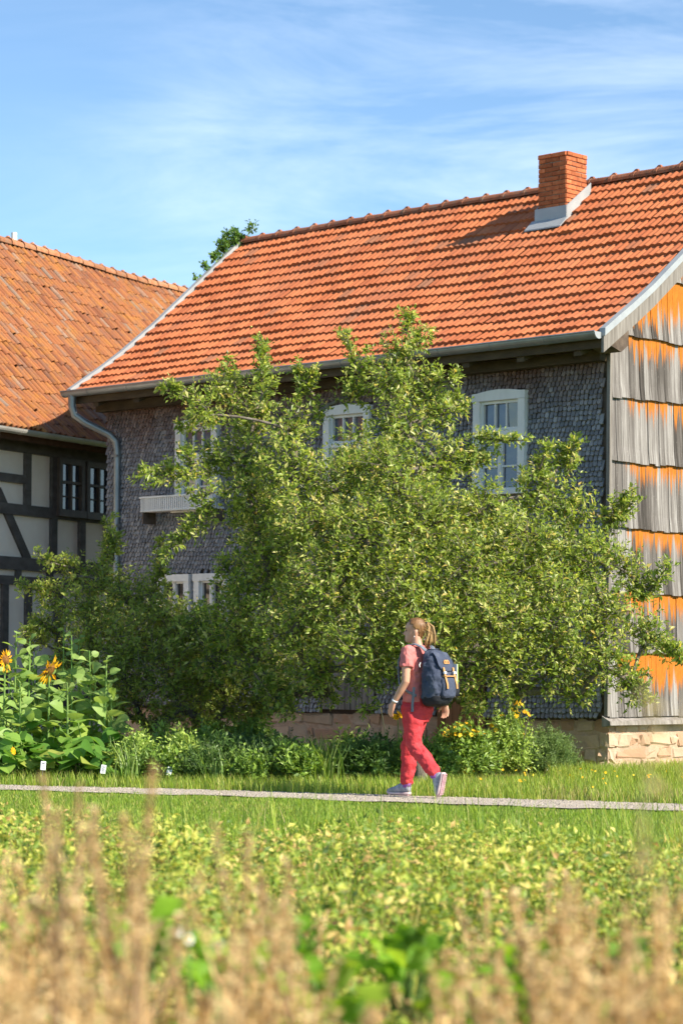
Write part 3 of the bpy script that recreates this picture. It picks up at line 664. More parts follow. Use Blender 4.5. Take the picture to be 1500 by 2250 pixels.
# timbers seen in the photograph: (x0,y0)-(x1,y1) in pixels on the wall plane, thickness in m
def timber(a, b, th, yo=-.028, nm='timber'):
    a = np.array(a); b = np.array(b); d = b-a; l = np.linalg.norm(d); d = d/l; q = np.array([-d[1], d[0]])*th/2
    bm = bmesh.new(); add_prism(bm, [tuple(a-q), tuple(b-q), tuple(b+q), tuple(a+q)], yo+random.uniform(-.004, .004), .029, lambda p, t: (p[0], t, p[1]))
    return bm_obj(nm, bm, MAT['beam'], lhouse)
S_ = lambda px, py=1100: on_wall(px, py)[0]
def hb(z, x0, x1, th): timber((x0, z), (x1, z), th)
s1, s2, s3 = S_(60), S_(118), S_(180)
z_top, z_mid, z_low, z_low2 = EZ-.19, on_wall(60, 1122)[1], on_wall(60, 1240)[1], on_wall(60, 1277)[1]
hb(z_top, SX0+.2, SX1-.2, .17); hb(z_mid, SX0+.2, SX1-.2, .16); hb(z_low, SX0+.2, SX1-.2, .19); hb(z_low2, SX0+.2, SX1-.2, .13); hb(.62, SX0+.2, SX1-.2, .2)
s4 = S_(240)
for s in (s1, s2): timber((s, z_mid+.082), (s, z_top-.087), .15, -.024)
for s in (s2, s3, s4): timber((s, z_low+.097), (s, z_mid-.082), .15, -.024)
hb(on_wall(30, 1051)[1], S_(-60), s1-.077, .125)
timber((S_(-55), z_top-.09), (S_(-55), z_low), .15, -.02)
timber((S_(-5), z_mid+.25), (S_(62, 1235), z_low+.06), .15, -.018)
for px in (10, 62, 130, 200):
    s = S_(px, 1330); timber((s, .72), (s, z_low2-.066), .15, -.022)
for px in (40, 110): s = S_(px, 1260); timber((s, z_low2+.066), (s, z_low-.096), .12, -.02)
for s in np.arange(SX0+.3, S_(-70), 1.1): timber((s, .72), (s, z_low2-.066), .15, -.022); timber((s, z_low+.097), (s, z_top-.087), .15, -.023)
for s in np.arange(s4+1.0, SX1-.3, 1.1): timber((s, .72), (s, z_low2-.066), .15, -.022); timber((s, z_low+.097), (s, z_top-.087), .15, -.023)
# windows
def lwindow(px0, px1, z0, z1):
    x0, x1 = S_(px0), S_(px1); bm = bmesh.new(); yo = -.075; f = .085
    add_box(bm, (x0, yo, z0), (x0+f, .025, z1)); add_box(bm, (x1-f, yo, z0), (x1, .025, z1)); add_box(bm, (x0+f, yo+.001, z1-f), (x1-f, .025, z1)); add_box(bm, (x0-.02, yo-.02, z0-.06), (x1+.02, .025, z0+.05))
    w_ = bm_obj('window', bm, MAT['brownframe'], lhouse); a, b, c_, d_ = x0+f, x1-f, z0+.05, z1-f; mid = (a+b)/2; zz = c_+(d_-c_)*.60
    box('mullion', (mid-.022, yo+.012, c_), (mid+.022, .02, d_), MAT['brownframe'], w_); box('transom', (a, yo+.014, zz-.02), (b, .02, zz+.02), MAT['brownframe'], w_)
    for p, q in ((a, mid-.022), (mid+.022, b)):
        for u_, v_ in ((c_, zz-.02), (zz+.02, d_)): box('pane', (p, -.012, u_), (q, -.004, v_), MAT['lpane'], w_)
        box('glazing_bar', (p, yo+.03, c_+(zz-c_)*.48-.009), (q, .0, c_+(zz-c_)*.48+.009), MAT['brownframe'], w_)
MAT['lpane'] = glass('sky_tinted_glass', (.05, .07, .10))  # reflected sky is partly painted in as a blue base tint
zw0, zw1 = on_wall(150, 1128)[1], z_top-.085
lwindow(122, 178, zw0, zw1); lwindow(183, 240, zw0, zw1)
# roof
bm = bmesh.new(); e = .38
def LZ(y): return EZ+.26+(y*1.03 if y > .35 else .35*1.03+(y-.35)*.85)
pts = [(-e, LZ(-e)), (.35, LZ(.35)), (RUN, LZ(RUN)), (2*RUN-.35, LZ(.35)), (2*RUN+e, LZ(-e))]
add_prism(bm, [(y, z-.05) for y, z in pts]+[(y, z-.17) for y, z in pts[::-1]], SX0, SX1, lambda p, t: (t, p[0], p[1])); MAT['laths'] = simple('roof_underlay', [(.3, (.07, .035, .02)), (.7, (.12, .06, .035))], 8, 4, .95, .1, .3, var=0); lroof = bm_obj('roof', bm, MAT['laths'], lhouse)
PW, PG = .125, .28
xs = np.linspace(-1, 1, 9); prof_ = .078*np.sqrt(np.clip(1-xs**2, 0, 1))-.042
tv = []; tl = .31
for yy, zz in ((0, -.008), (0, .006), (tl, -.006)):
    for x, wz in zip(xs, prof_): tv.append((x*PW*(.44 if yy == 0 else .40), yy, zz+wz))
tv = np.array(tv); nx = 9; tf = np.array([(i, i+1, nx+i+1, nx+i) for i in range(8)]+[(nx+i, nx+i+1, 2*nx+i+1, 2*nx+i) for i in range(8)])
yl = np.linspace(-e-.05, RUN, 200); zl = np.array([LZ(y) for y in yl]); sl = arc(yl, zl)
def ltiles(back):
    Ms, Ts = [], []
    for s0 in np.arange(0, sl[-1]-.1, PG):
        y, z = np.interp(s0, sl, yl), np.interp(s0, sl, zl); d = np.array([0, np.interp(s0+.25, sl, yl)-y, np.interp(s0+.25, sl, zl)-z])
        if np.linalg.norm(d) < .05: continue
        d /= np.linalg.norm(d); nn = np.array([0, -d[2], d[1]])
        for x in np.arange(SX0+.1, SX1-.05, PW):
            jr = random.gauss(0, .015); ex = np.array([math.cos(jr), math.sin(jr)*d[1], math.sin(jr)*d[2]]); dd = np.cross(nn, ex)
            T = np.array([x+random.gauss(0, .005), y, z+.02*math.sin(x*1.1+s0)])+nn*random.gauss(.055, .005)+dd*random.gauss(0, .02)
            M = np.stack([ex, dd, nn], 1)
            if back: T[1] = 2*RUN-T[1]; M = np.stack([-ex*[1, -1, 1], dd*[1, -1, 1], nn*[1, -1, 1]], 1)
            Ms.append(M); Ts.append(T)
    return np.array(Ms), np.array(Ts)
Ms, Ts = ltiles(0)
place_pieces(tv, tf, Ms, Ts, 'pantile', 'pantiles_beyond', MAT['pantile'], lroof, lh)
Ms, Ts = ltiles(1); V, Fc, r, _ = scatter(tv, tf, Ms, Ts); o = link('rear_pantiles', np_mesh('rear_pantiles', V, Fc, r), MAT['pantile'], lroof); o['kind'] = 'stuff'
MAT['lridge'] = simple('old_ridge_tile', [(.3, (.27, .10, .05)), (.5, (.36, .16, .08)), (.7, (.28, .19, .13))], 9, 6, .9, .2, .4, .006, var=.5)
ridge_row(SX0, SX1, .36, RUN, lambda x: LZ(RUN)+.075+.02*math.sin(x*1.1+5), MAT['lridge'], lroof, rad=.12)
# gutter
gy, gz, gr_ = -e-.11, LZ(-e)-.02, .075; a = np.linspace(math.pi, 2*math.pi, 9); bm = bmesh.new()
MAT['zinc_pale'] = simple('dull_zinc', [(.3, (.30, .29, .27)), (.7, (.42, .41, .38))], 3, 6, .5, .4, .1, .004, var=.05, metal=.3)
add_prism(bm, [(gy+gr_*math.cos(q), gz+gr_*math.sin(q)) for q in a]+[(gy+(gr_-.01)*math.cos(q), gz+(gr_-.01)*math.sin(q)) for q in a[::-1]], SX0, SX1, lambda p, t: (t, p[0], p[1])); lg = bm_obj('gutter', bm, MAT['zinc_pale'], lhouse)
for s in np.arange(SX0+.4, SX1, .8):
    bm = bmesh.new(); add_prism(bm, [(gy+(gr_+.004)*math.cos(q), gz+(gr_+.004)*math.sin(q)) for q in a]+[(gy+(gr_-.001)*math.cos(q), gz+(gr_-.001)*math.sin(q)) for q in a[::-1]], s, s+.03, lambda p, t: (t, p[0], p[1])); bm_obj('gutter_bracket', bm, MAT['zinc_pale'], lg)
s = S_(-70, 1000); tubes_obj('downpipe', [([(s, gy, gz-.05), (s, gy, gz-.2), (s, gy+.1, gz-.3), (s, -.09, gz-.5), (s, -.09, .1)], .045)], MAT['zinc_pale'], lhouse, 10)
for s in np.arange(SX0+.3, SX1-.2, .8):
    box('rafter_tail', (s, -.34, EZ-.12), (s+.11, .028, EZ-.01), MAT['beam'], lhouse)
box('soffit_board', (SX0+.1, -.36, EZ-.008), (SX1-.1, .02, EZ+.012), MAT['beam'], lhouse)
# pale flue on the ridge at the edge of the view
p = W(-1, 500, 40.5); lx = float((p[:2]-E0)@LD); ly = RUN
tubes_obj('flue', [([(lx, ly, LZ(RUN)-.3), (lx, ly, LZ(RUN)+.1), (lx, ly, LZ(RUN)+.30)], [.05, .05, .05])], MAT['white'], lhouse, 10)
# ================================================================ trees
leaf_v = np.array([(0, 0, 0), (-.23, .42, .07), (0, 1, -.08), (.23, .42, .07)], float); leaf_f = np.array([(0, 3, 2), (0, 2, 1)])
MAT['apple_leaf'] = leafmat('apple_leaf', [(0, (.06, .11, .015)), (.22, (.20, .29, .04)), (.5, (.38, .47, .08)), (.8, (.54, .58, .16)), (.95, (.64, .62, .25)), (1, (.62, .46, .12))], .48, .42, .55)
MAT['bark'] = simple('grey_bark', [(.3, (.09, .075, .06)), (.55, (.18, .155, .13)), (.8, (.30, .28, .24))], 12, 8, .95, .1, .9, .02, (1, 1, .4), var=.3)
MAT['apple'] = simple('yellow_apple', [(.3, (.44, .42, .09)), (.6, (.52, .46, .12)), (.8, (.56, .33, .10))], 6, 3, .4, .4, 0, var=.4)
def rand_dir(k):
    return nrm(rng.normal(size=(k, 3)))
def shoots_leaves(O, D, Ln, per, size, up=.55, droop=.0):
    """O,D,Ln: shoot origins, unit directions, lengths -> leaf matrices and positions"""
    k = len(O); t = (np.arange(per)+.6)/per
    t = np.clip(t[None]+rng.normal(0, .03, (k, per)), .05, 1.02)
    side = rng.normal(size=(k, per, 3)); side -= (side*D[:, None]).sum(-1, keepdims=True)*D[:, None]; side = nrm(side)
    bend = np.zeros((k, per, 3)); bend[..., 2] = -droop*(t**2)*Ln[:, None]
    P = O[:, None]+D[:, None]*(t*Ln[:, None])[..., None]+bend
    dr = nrm(D[:, None]*(.35+.5*t[..., None]**3)+side*.85+np.array([0, 0, .05])+rng.normal(0, .18, (k, per, 3)))
    upv = np.array([.38, -.36, 1.0])*up+rng.normal(0, .42, (k, per, 3))+D[:, None]*.3
    s = size*rng.choice((.6, .8, 1.0, 1.3), (k, per))*rng.uniform(.85, 1.15, (k, per))*(1.05-.35*t**2)
    Rm = frame(dr.reshape(-1, 3), upv.reshape(-1, 3))*s.reshape(-1, 1, 1)
    return Rm, (P+side*.004).reshape(-1, 3)
def twig_mesh(O, D, Ln, r, droop=0):
    """three-sided tapering twigs"""
    k = len(O); X = nrm(np.cross(D, np.array([.3, .2, .9]))); Y = np.cross(D, X); V = []
    E_ = O+D*Ln[:, None]; E_[:, 2] -= droop*Ln
    for a in (0, 2.09, 4.19): V.append(O+(X*math.cos(a)+Y*math.sin(a))*r)
    V.append(E_); V = np.stack(V, 1).reshape(-1, 3)
    f = np.array([(0, 1, 3), (1, 2, 3), (2, 0, 3)]); Fc = (f[None]+(np.arange(k)*4)[:, None, None]).reshape(-1, 3)
    return V, Fc
def ellipsoid_pts(k, inner=.3):
    d = rand_dir(k); q = (inner**3+(1-inner**3)*rng.random(k))**(1/3); return d*q[:, None], d
def tree(name, label, base, fork, blobs, sprigs, dens, mat, leaf=.062, per=12, trunk_r=.09, apples=200, outl=.30, gname=None, ground_twist=0, fmat=None):
    root = empty(name, (float(base[0]), float(base[1]), 0)); tag(root, label, 'tree')
    b0 = np.array([base[0], base[1], 0.0])
    C = np.array([W(b[0], b[1], b[2]) for b in blobs]); R = np.array([b[3]*b[2]/FPX for b in blobs]); RZ = np.array([(b[4] if len(b) > 4 else b[3])*b[2]/FPX for b in blobs])
    # limbs: every clump hangs on the nearest node that is already part of the tree
    nodes = [np.array(fork, float)]; par = [-1]; order = np.argsort(np.linalg.norm(C-nodes[0], axis=1)); idx = {}
    for i in order:
        tgt = C[i]-np.array([0, 0, RZ[i]*.25])
        dist = [np.linalg.norm(tgt-q)+.8*max(0, q[2]-tgt[2])+.12*j_ for q, j_ in zip(nodes, [0]+[1]*(len(nodes)-1))]
        j = int(np.argmin(dist)); nodes.append(tgt); par.append(j); idx[i] = len(nodes)-1
    desc = np.ones(len(nodes))
    for q in range(len(nodes)-1, 0, -1): desc[par[q]] += desc[q]
    rad = lambda q: min(trunk_r*.7, .010*desc[q]**.62+.006)
    parts = []
    tp = bez(b0-[0, 0, .1], b0*.6+np.array(fork)*.4+[random.uniform(-.06, .06), 0, .1], fork, 8); tr = trunk_r*np.linspace(1.15, .85, 8); tr[0] *= 1.35
    v, f = tube_np(tp, tr, 9); parts.append((v, f, np.full(len(v), .3)))
    for q in range(1, len(nodes)):
        a, b = nodes[par[q]], nodes[q]; mid = (a+b)/2+np.array([random.gauss(0, .06), random.gauss(0, .06), .10*np.linalg.norm(b-a)])
        v, f = tube_np(bez(a, mid, b, 6), np.linspace(rad(q)*1.15, rad(q)*.7, 6), 6); parts.append((v, f, np.full(len(v), random.random())))
    V, Fc, r = merge(parts); o = link('trunk', np_mesh('trunk', V-[base[0], base[1], 0], Fc, r, smooth=True), MAT['bark'], root)
    # foliage
    Os, Ds, Ls = [], [], []
    for i in range(len(blobs)):
        k = max(6, int(dens*R[i]*(R[i]+RZ[i])/2*4)); p, d = ellipsoid_pts(k, .35); sc = np.array([R[i], R[i]*.95, RZ[i]])
        dd = nrm(d*.75+np.array([0, 0, .35])+rng.normal(0, .35, (k, 3))); ln = rng.uniform(.6, 1.3, k)*min(outl, R[i]*1.1)
        Os.append(C[i]+p*sc*.88-dd*(ln*.55)[:, None]); Ds.append(dd); Ls.append(ln)
    for (x0, y0, x1, y1, dep, k, wob) in sprigs:
        a, b = W(x0, y0, dep), W(x1, y1, dep+random.uniform(-.3, .1)); t = rng.random(k)[:, None]
        base_p = a+(b-a)*t; ax = nrm(b-a)
        dd = nrm(ax*.75+rand_dir(k)*.8+np.array([0, 0, .25])); ln = rng.uniform(.10, .24, k)*(1.15-.5*t[:, 0])
        Os.append(base_p+rng.normal(0, wob, (k, 3))); Ds.append(dd); Ls.append(ln)
        v, f = tube_np(np.array([a, (a+b)/2+[0, 0, -.02], b]), [.016, .010, .004], 5); parts.append((v, f, np.full(len(v), .5)))
    V, Fc, r = merge(parts); bpy.data.objects.remove(o); link('trunk', np_mesh('trunk', V-[base[0], base[1], 0], Fc, r, smooth=True), MAT['bark'], root)
    O = np.concatenate(Os); D = np.concatenate(Ds); Ln = np.concatenate(Ls)
    ok = O[:, 2] > .25; O, D, Ln = O[ok], D[ok], Ln[ok]
    Rm, P = shoots_leaves(O, D, Ln, per, leaf, droop=.15)
    V, Fc, r, _ = scatter(leaf_v, leaf_f, Rm, P)
    # leaves of one shoot share some of their tone
    sh = np.repeat(rng.random(len(O)), per*4); r = np.clip(.55*r+.45*sh, 0, 1)**1.1
    vt, ft = twig_mesh(O, D, Ln, .005, .15)
    off = np.array([base[0], base[1], 0])
    crown = link('crown', np_mesh('crown', V-off, Fc, r), mat, root)
    link('twigs', np_mesh('twigs', vt-off, ft, np.full(len(vt), .4)), MAT['bark'], root)['kind'] = 'stuff'
    if apples:
        bm = bmesh.new(); bmesh.ops.create_icosphere(bm, subdivisions=1, radius=1); tv_ = np.array([v.co[:] for v in bm.verts]); tf_ = np.array([[v.index for v in f.verts] for f in bm.faces]); bm.free()
        pick = rng.choice(len(O), apples, replace=False); cl = np.repeat(O[pick]+D[pick]*(Ln[pick]*.8)[:, None], 2, 0)+rng.normal(0, .05, (apples*2, 3))
        Rm = np.eye(3)[None]*rng.uniform(.011, .018, apples*2)[:, None, None]
        V, Fc, r, _ = scatter(tv_, tf_, Rm, cl); o = link('apples', np_mesh('apples', V-off, Fc, r, smooth=True), MAT['apple'], root); o['kind'] = 'stuff'
    print(name, 'leaves', len(P)); return root
def J(a): return [(b[0], b[1], b[2]+0, *b[3:]) for b in a]
A = [(885, 765, 25.15, 58), (850, 835, 24.95, 62), (930, 740, 25.25, 34), (925, 845, 25.25, 58), (965, 900, 25.05, 52), (795, 790, 25.05, 38), (770, 860, 25.15, 45),
 (880, 930, 24.85, 68), (1005, 880, 25.35, 34), (585, 830, 26.05, 30, 70), (560, 900, 25.95, 62), (500, 850, 26.15, 55), (450, 900, 25, 45), (640, 930, 25.15, 60), (700, 900, 25.25, 28),
 (540, 990, 25.75, 85), (470, 1010, 25.85, 45), (640, 1030, 24.85, 90), (750, 1060, 24.75, 85), (860, 1030, 24.55, 90), (970, 1010, 24.75, 75), (1040, 1000, 24.95, 50),
 (560, 1110, 25.45, 85), (670, 1150, 24.45, 100), (800, 1170, 24.15, 110), (930, 1130, 24.25, 105), (1050, 1110, 24.55, 80), (1180, 1070, 24.75, 70), (1230, 1010, 24.95, 38), (1250, 1110, 24.65, 65), (1340, 1130, 24.85, 42),
 (590, 1230, 25.25, 95), (520, 1260, 25.65, 65), (730, 1270, 24.05, 115), (880, 1260, 23.85, 110), (1020, 1230, 24.05, 110), (1150, 1200, 24.25, 100), (1280, 1210, 24.45, 85), (1370, 1240, 24.65, 55), (1410, 1290, 24.75, 40),
 (520, 1350, 25.35, 90), (640, 1370, 24.25, 105), (790, 1390, 23.85, 110), (930, 1380, 23.75, 105), (1080, 1350, 23.85, 115), (1210, 1330, 24.05, 105), (1330, 1340, 24.35, 80), (1420, 1380, 24.55, 50), (1450, 1410, 24.65, 35),
 (560, 1450, 25.45, 75), (620, 1520, 25.15, 60), (720, 1510, 25.35, 50), (480, 1440, 25.85, 70), (430, 1370, 26.05, 55), (1010, 1530, 24.95, 40), (690, 1460, 24.55, 70), (850, 1460, 24.15, 70), (1000, 1450, 23.95, 75), (1110, 1450, 24.05, 85), (1220, 1450, 24.15, 85), (1320, 1450, 24.25, 75), (1385, 1490, 24.45, 50), (1270, 1520, 24.35, 40), (1140, 1510, 24.45, 45),
 # far side of the crown
 (600, 1150, 26.75, 110), (760, 1120, 26.95, 120), (930, 1150, 26.75, 120), (1090, 1200, 26.55, 120), (1220, 1260, 26.35, 100), (680, 1320, 26.85, 130), (860, 1330, 26.85, 130), (1060, 1360, 26.55, 120), (800, 1000, 26.35, 80), (500, 1400, 26.55, 90), (620, 1480, 26.35, 80)]
SA = [(575, 880, 573, 752, 25.35, 46, .02), (640, 880, 690, 815, 25.25, 22, .02), (450, 1040, 318, 1042, 25.25, 60, .04), (430, 1020, 400, 985, 25.25, 18, .03), (440, 880, 362, 850, 25.45, 36, .03), (1040, 960, 1150, 968, 24.95, 34, .02), (470, 930, 395, 935, 25.35, 26, .03),
 (470, 1100, 372, 1215, 25.05, 60, .04), (560, 1060, 420, 1090, 24.95, 40, .05), (1240, 1060, 1262, 972, 24.95, 30, .03), (1330, 1150, 1392, 1092, 24.85, 40, .04), (1400, 1320, 1470, 1240, 24.75, 30, .03), (1440, 1420, 1492, 1440, 24.65, 30, .03), (1380, 1500, 1425, 1545, 24.45, 26, .03), (520, 860, 500, 800, 25.45, 22, .02), (890, 730, 900, 690, 25.15, 16, .02), (775, 790, 760, 735, 25.05, 18, .02), (690, 870, 655, 812, 25.15, 26, .02), (960, 840, 1000, 830, 25.15, 20, .02), (1180, 1040, 1200, 985, 24.85, 16, .02), (560, 1480, 620, 1560, 24.85, 40, .05), (760, 1440, 800, 1555, 24.45, 30, .05), (1060, 1480, 1050, 1560, 24.45, 24, .04)]
ta = G(931, 1730)
tree('apple_tree', 'big spreading apple tree with small yellow fruit in front of the shingled facade', ta, W(905, 1520, 24.3), A, SA, 185, MAT['apple_leaf'], leaf=.064, trunk_r=.062, apples=120)
B = [(250, 1200, 27.2, 28, 45), (235, 1265, 27.1, 55), (165, 1255, 27.2, 45), (110, 1310, 27.2, 42), (180, 1320, 26.9, 65), (280, 1310, 26.9, 65), (345, 1330, 26.8, 55), (110, 1370, 27, 45), (200, 1390, 26.7, 70), (300, 1390, 26.5, 80), (400, 1370, 26.5, 75), (460, 1400, 26.6, 60),
 (270, 1460, 26.5, 75), (370, 1460, 26.3, 90), (470, 1470, 26.4, 80), (300, 1530, 26.6, 65), (400, 1540, 26.4, 75), (500, 1540, 26.5, 60), (250, 1550, 26.8, 45), (160, 1450, 27.3, 60), (220, 1490, 27.0, 60), (340, 1590, 26.6, 50), (450, 1590, 26.5, 55), (540, 1590, 26.7, 50), (80, 1400, 27.4, 40), (570, 1530, 26.6, 50), (350, 1400, 28.2, 100), (230, 1360, 28.2, 80), (450, 1480, 28.2, 100), (560, 1560, 26.8, 40)]
SB = [(250, 1230, 240, 1142, 27.2, 34, .03), (170, 1250, 82, 1222, 27.2, 26, .02), (120, 1300, 52, 1290, 27.2, 26, .03), (330, 1320, 360, 1220, 26.9, 40, .03), (345, 1250, 355, 1190, 26.9, 16, .02), (90, 1370, 50, 1390, 27.1, 20, .03)]
MAT['plum_leaf'] = leafmat('dark_apple_leaf', [(0, (.06, .11, .018)), (.3, (.20, .28, .045)), (.65, (.35, .42, .085)), (.95, (.52, .53, .17)), (1, (.56, .42, .11))], .46, .45, .45)
tree('apple_tree', 'dark leafy apple tree spreading low beside the sunflowers', G(300, 1690), W(330, 1600, 26.9), B, SB, 175, MAT['plum_leaf'], leaf=.062, trunk_r=.06, apples=40)
# ivy over the far end of the ridge
iv = hw(np.array([XL-.16, 2.5, 6.9])); root = empty('ivy', iv.tolist()); tag(root, 'dark green ivy climbing over the far end of the tiled ridge', 'ivy')
Os = []; 
for (a, b, c_, rr, k) in ((XL-.08, 2.72, 7.78, .15, 90), (XL-.10, 2.9, 7.70, .17, 70), (XL-.10, 2.55, 7.62, .11, 50), (XL-.11, 2.38, 7.44, .09, 34), (XL-.12, 2.18, 7.26, .06, 18), (XL-.12, 2.0, 7.10, .04, 8), (XL-.2, 3.1, 7.3, .25, 50), (XL-.15, 2.9, 6.9, .25, 40), (XL-.15, 2.8, 6.3, .25, 30), (XL+.15, 2.9, 7.93, .09, 20)):
    p, d = ellipsoid_pts(k, .3); Os.append(hw(np.array([a, b, c_])+p*rr))
O = np.concatenate(Os); D = nrm(rand_dir(len(O))*.6+np.array([-.3, -.5, .4])); Rm, P = shoots_leaves(O, D, np.full(len(O), .07), 6, .055)
V, Fc, r, _ = scatter(leaf_v*[1.5, 1, 1], leaf_f, Rm, P)
MAT['ivy'] = leafmat('ivy_leaf', [(0, (.05, .12, .02)), (.6, (.12, .24, .035)), (1, (.22, .36, .06))], .35, .35, .5)
link('foliage', np_mesh('foliage', V-iv, Fc, r), MAT['ivy'], root)
pa = hw(np.array([[XL-.12, 2.9, 0], [XL-.16, 3.0, 2.5], [XL-.12, 2.85, 5], [XL-.10, 2.8, 7.6]])); tubes_obj('stem', [(pa-iv, [.03, .025, .02, .01])], MAT['bark'], root, 6)
# ================================================================ garden plants
def big_leaf(nseg=7, w=.5, heart=.18, cup=.12, droop=.25):
    """broad heart-shaped blade along +Y, folded at the midrib and drooping to the tip"""
    t = np.linspace(0, 1, nseg); half = w*np.sin(np.pi*np.clip(t, 0, 1)**.75)**.8*(1-.15*t); half[0] = .02; half[-1] = .0
    V = []
    for i, q in enumerate(t):
        y = q-(heart*math.sin(math.pi*min(1, q*2.2)) if q < .45 else 0)*0; z = -droop*q*q
        V += [(-half[i], y-heart*(1-q)**3*(half[i]/w), z+cup*half[i]/w), (0, y, z), (half[i], y-heart*(1-q)**3*(half[i]/w), z+cup*half[i]/w)]
    Fc = []
    for i in range(nseg-1):
        a = 3*i
        for j in (0, 1): Fc += [(a+j, a+j+1, a+j+4), (a+j, a+j+4, a+j+3)]
    return np.array(V), np.array(Fc)
BL_V, BL_F = big_leaf()
MAT['sun_leaf'] = leafmat('sunflower_leaf', [(0, (.17, .29, .07)), (.5, (.29, .43, .12)), (1, (.40, .53, .18))], .42, .5, .4)
MAT['squash_leaf'] = leafmat('squash_leaf', [(0, (.08, .20, .03)), (.5, (.15, .31, .05)), (.85, (.25, .41, .07)), (1, (.38, .43, .09))], .42, .5, .35)
MAT['stem_green'] = simple('green_stem', [(.3, (.10, .20, .04)), (.7, (.20, .30, .08))], 6, 3, .6, .3, .1, var=.3)
MAT['petal'] = leafmat('yellow_petal', [(0, (.68, .32, .01)), (.5, (.80, .45, .015)), (1, (.85, .55, .03))], .3, .5, .3)
MAT['petal_gold'] = leafmat('golden_petal', [(0, (.78, .42, .01)), (.6, (.86, .55, .02)), (1, (.88, .66, .06))], .3, .5, .3)
MAT['disc'] = simple('seed_disc', [(.3, (.12, .055, .02)), (.7, (.30, .15, .04))], 60, 3, .9, .1, .6, var=.2)
def sunflower(base, top_z, flower, label, lean=0, nleaf=14, sz=.20, side=-1):
    root = empty('sunflower', (base[0], base[1], 0)); tag(root, label, 'sunflower', 'sunflowers at the garden edge')
    p = np.array([(0, 0, 0), (lean*.3, 0, top_z*.4), (lean*.8, -.02, top_z*.8), (lean, -.05, top_z)]); tubes_obj('stem', [(p, [.016, .014, .011, .007])], MAT['stem_green'], root, 6)
    t = np.linspace(.18, .99, nleaf); P = np.stack([np.interp(t, [0, .4, .8, 1], p[:, i]) for i in range(3)], 1); an = np.arange(nleaf)*2.4+random.random()*6
    d = np.stack([np.cos(an), np.sin(an), np.full(nleaf, .25)+t*.3], 1)+rng.normal(0, .1, (nleaf, 3)); s = sz*rng.uniform(.8, 1.2, nleaf)*(1.15-.75*t**3)
    up = np.stack([np.cos(an)*-.3, np.sin(an)*-.3-.35, np.full(nleaf, .8)], 1)+rng.normal(0, .45, (nleaf, 3))
    pet = .4*s; P2 = P+nrm(d)*pet[:, None]
    me = np_mesh('leaf', BL_V, BL_F, np.zeros(len(BL_V))); me.materials.append(MAT['sun_leaf'])
    Rm = frame(d, up)
    for i in range(nleaf):
        o = link('leaf', me, None, root); m = Matrix((Rm[i]*s[i]).tolist()).to_4x4(); m.translation = Vector(P2[i].tolist()); o.matrix_local = m
    tubes_obj('leaf_stalks', [([P[i], P2[i]], .005) for i in range(nleaf)], MAT['stem_green'], root, 4)['kind'] = 'stuff'
    if flower:
        fr, face = flower; face = nrm(np.array(face, float)); c = p[-1]+np.array([0, -.02, .02])
        X = nrm(np.cross(face, [0, 0, 1])); Y = np.cross(X, face)
        hd = empty('flower_head'); hd.parent = root; hd.location = c.tolist()
        k = 30; a = np.arange(k)*2*math.pi/k+rng.normal(0, .08, k); dd = np.cos(a)[:, None]*X+np.sin(a)[:, None]*Y+face*rng.uniform(-.1, .45, k)[:, None]
        Rm = frame(dd, np.tile(face, (k, 1)))*(fr*.62*rng.uniform(.8, 1.2, k))[:, None, None]
        V, Fc, r, _ = scatter(leaf_v*[.75, 1, 1], leaf_f, Rm, nrm(dd)*fr*.48); link('petals', np_mesh('petals', V, Fc, r), MAT['petal'], hd)
        a = np.linspace(0, 2*math.pi, 13)[:-1]; V = [face*.045]+[(np.cos(q)*X+np.sin(q)*Y)*fr*.35+face*.035 for q in a]+[(np.cos(q)*X+np.sin(q)*Y)*fr*.52 for q in a]+[-face*.03]
        Fc = [(0, 1+i, 1+(i+1) % 12) for i in range(12)]+[(1+i, 13+i, 13+(i+1) % 12) for i in range(12)]+[(1+i, 13+(i+1) % 12, 1+(i+1) % 12) for i in range(12)]+[(25, 13+(i+1) % 12, 13+i) for i in range(12)]
        link('disc', np_mesh('disc', np.array(V), np.array(Fc), np.zeros(26)), MAT['disc'], hd)
def base_at(px, d): p = W(px, 1700, d); return (float(p[0]), float(p[1]))
plain = 'tall leafy sunflower without a visible flower head, at the garden edge'
for i, (px, py, dep, fl, lab) in enumerate([
    (8, 1455, 25.5, (.12, (.9, -.3, .1)), 'sunflower with a small orange head at the end of the row, by the timbered house'),
    (106, 1476, 25.1, (.16, (.8, -.35, -.55)), 'sunflower with a large drooping orange head and dark disc'),
    (30, 1392, 25.8, None, plain), (62, 1402, 25.9, None, plain), (135, 1385, 26.1, None, plain), (160, 1395, 25.7, None, plain), (182, 1400, 26.2, None, plain), (205, 1430, 25.6, None, plain), (85, 1430, 26.2, None, plain), (-20, 1400, 25.8, None, plain), (228, 1445, 25.3, None, plain), (45, 1500, 25.0, None, plain), (20, 1470, 25.9, None, plain), (75, 1455, 26.1, None, plain), (120, 1440, 26.2, None, plain), (172, 1470, 26.0, None, plain), (215, 1490, 25.6, None, plain), (245, 1500, 25.4, None, plain), (150, 1500, 24.9, None, plain)]):
    p = W(px, py, dep); sunflower((p[0], p[1]), p[2], fl, lab, random.uniform(-.04, .04), nleaf=random.randint(15, 22), sz=random.uniform(.15, .21))
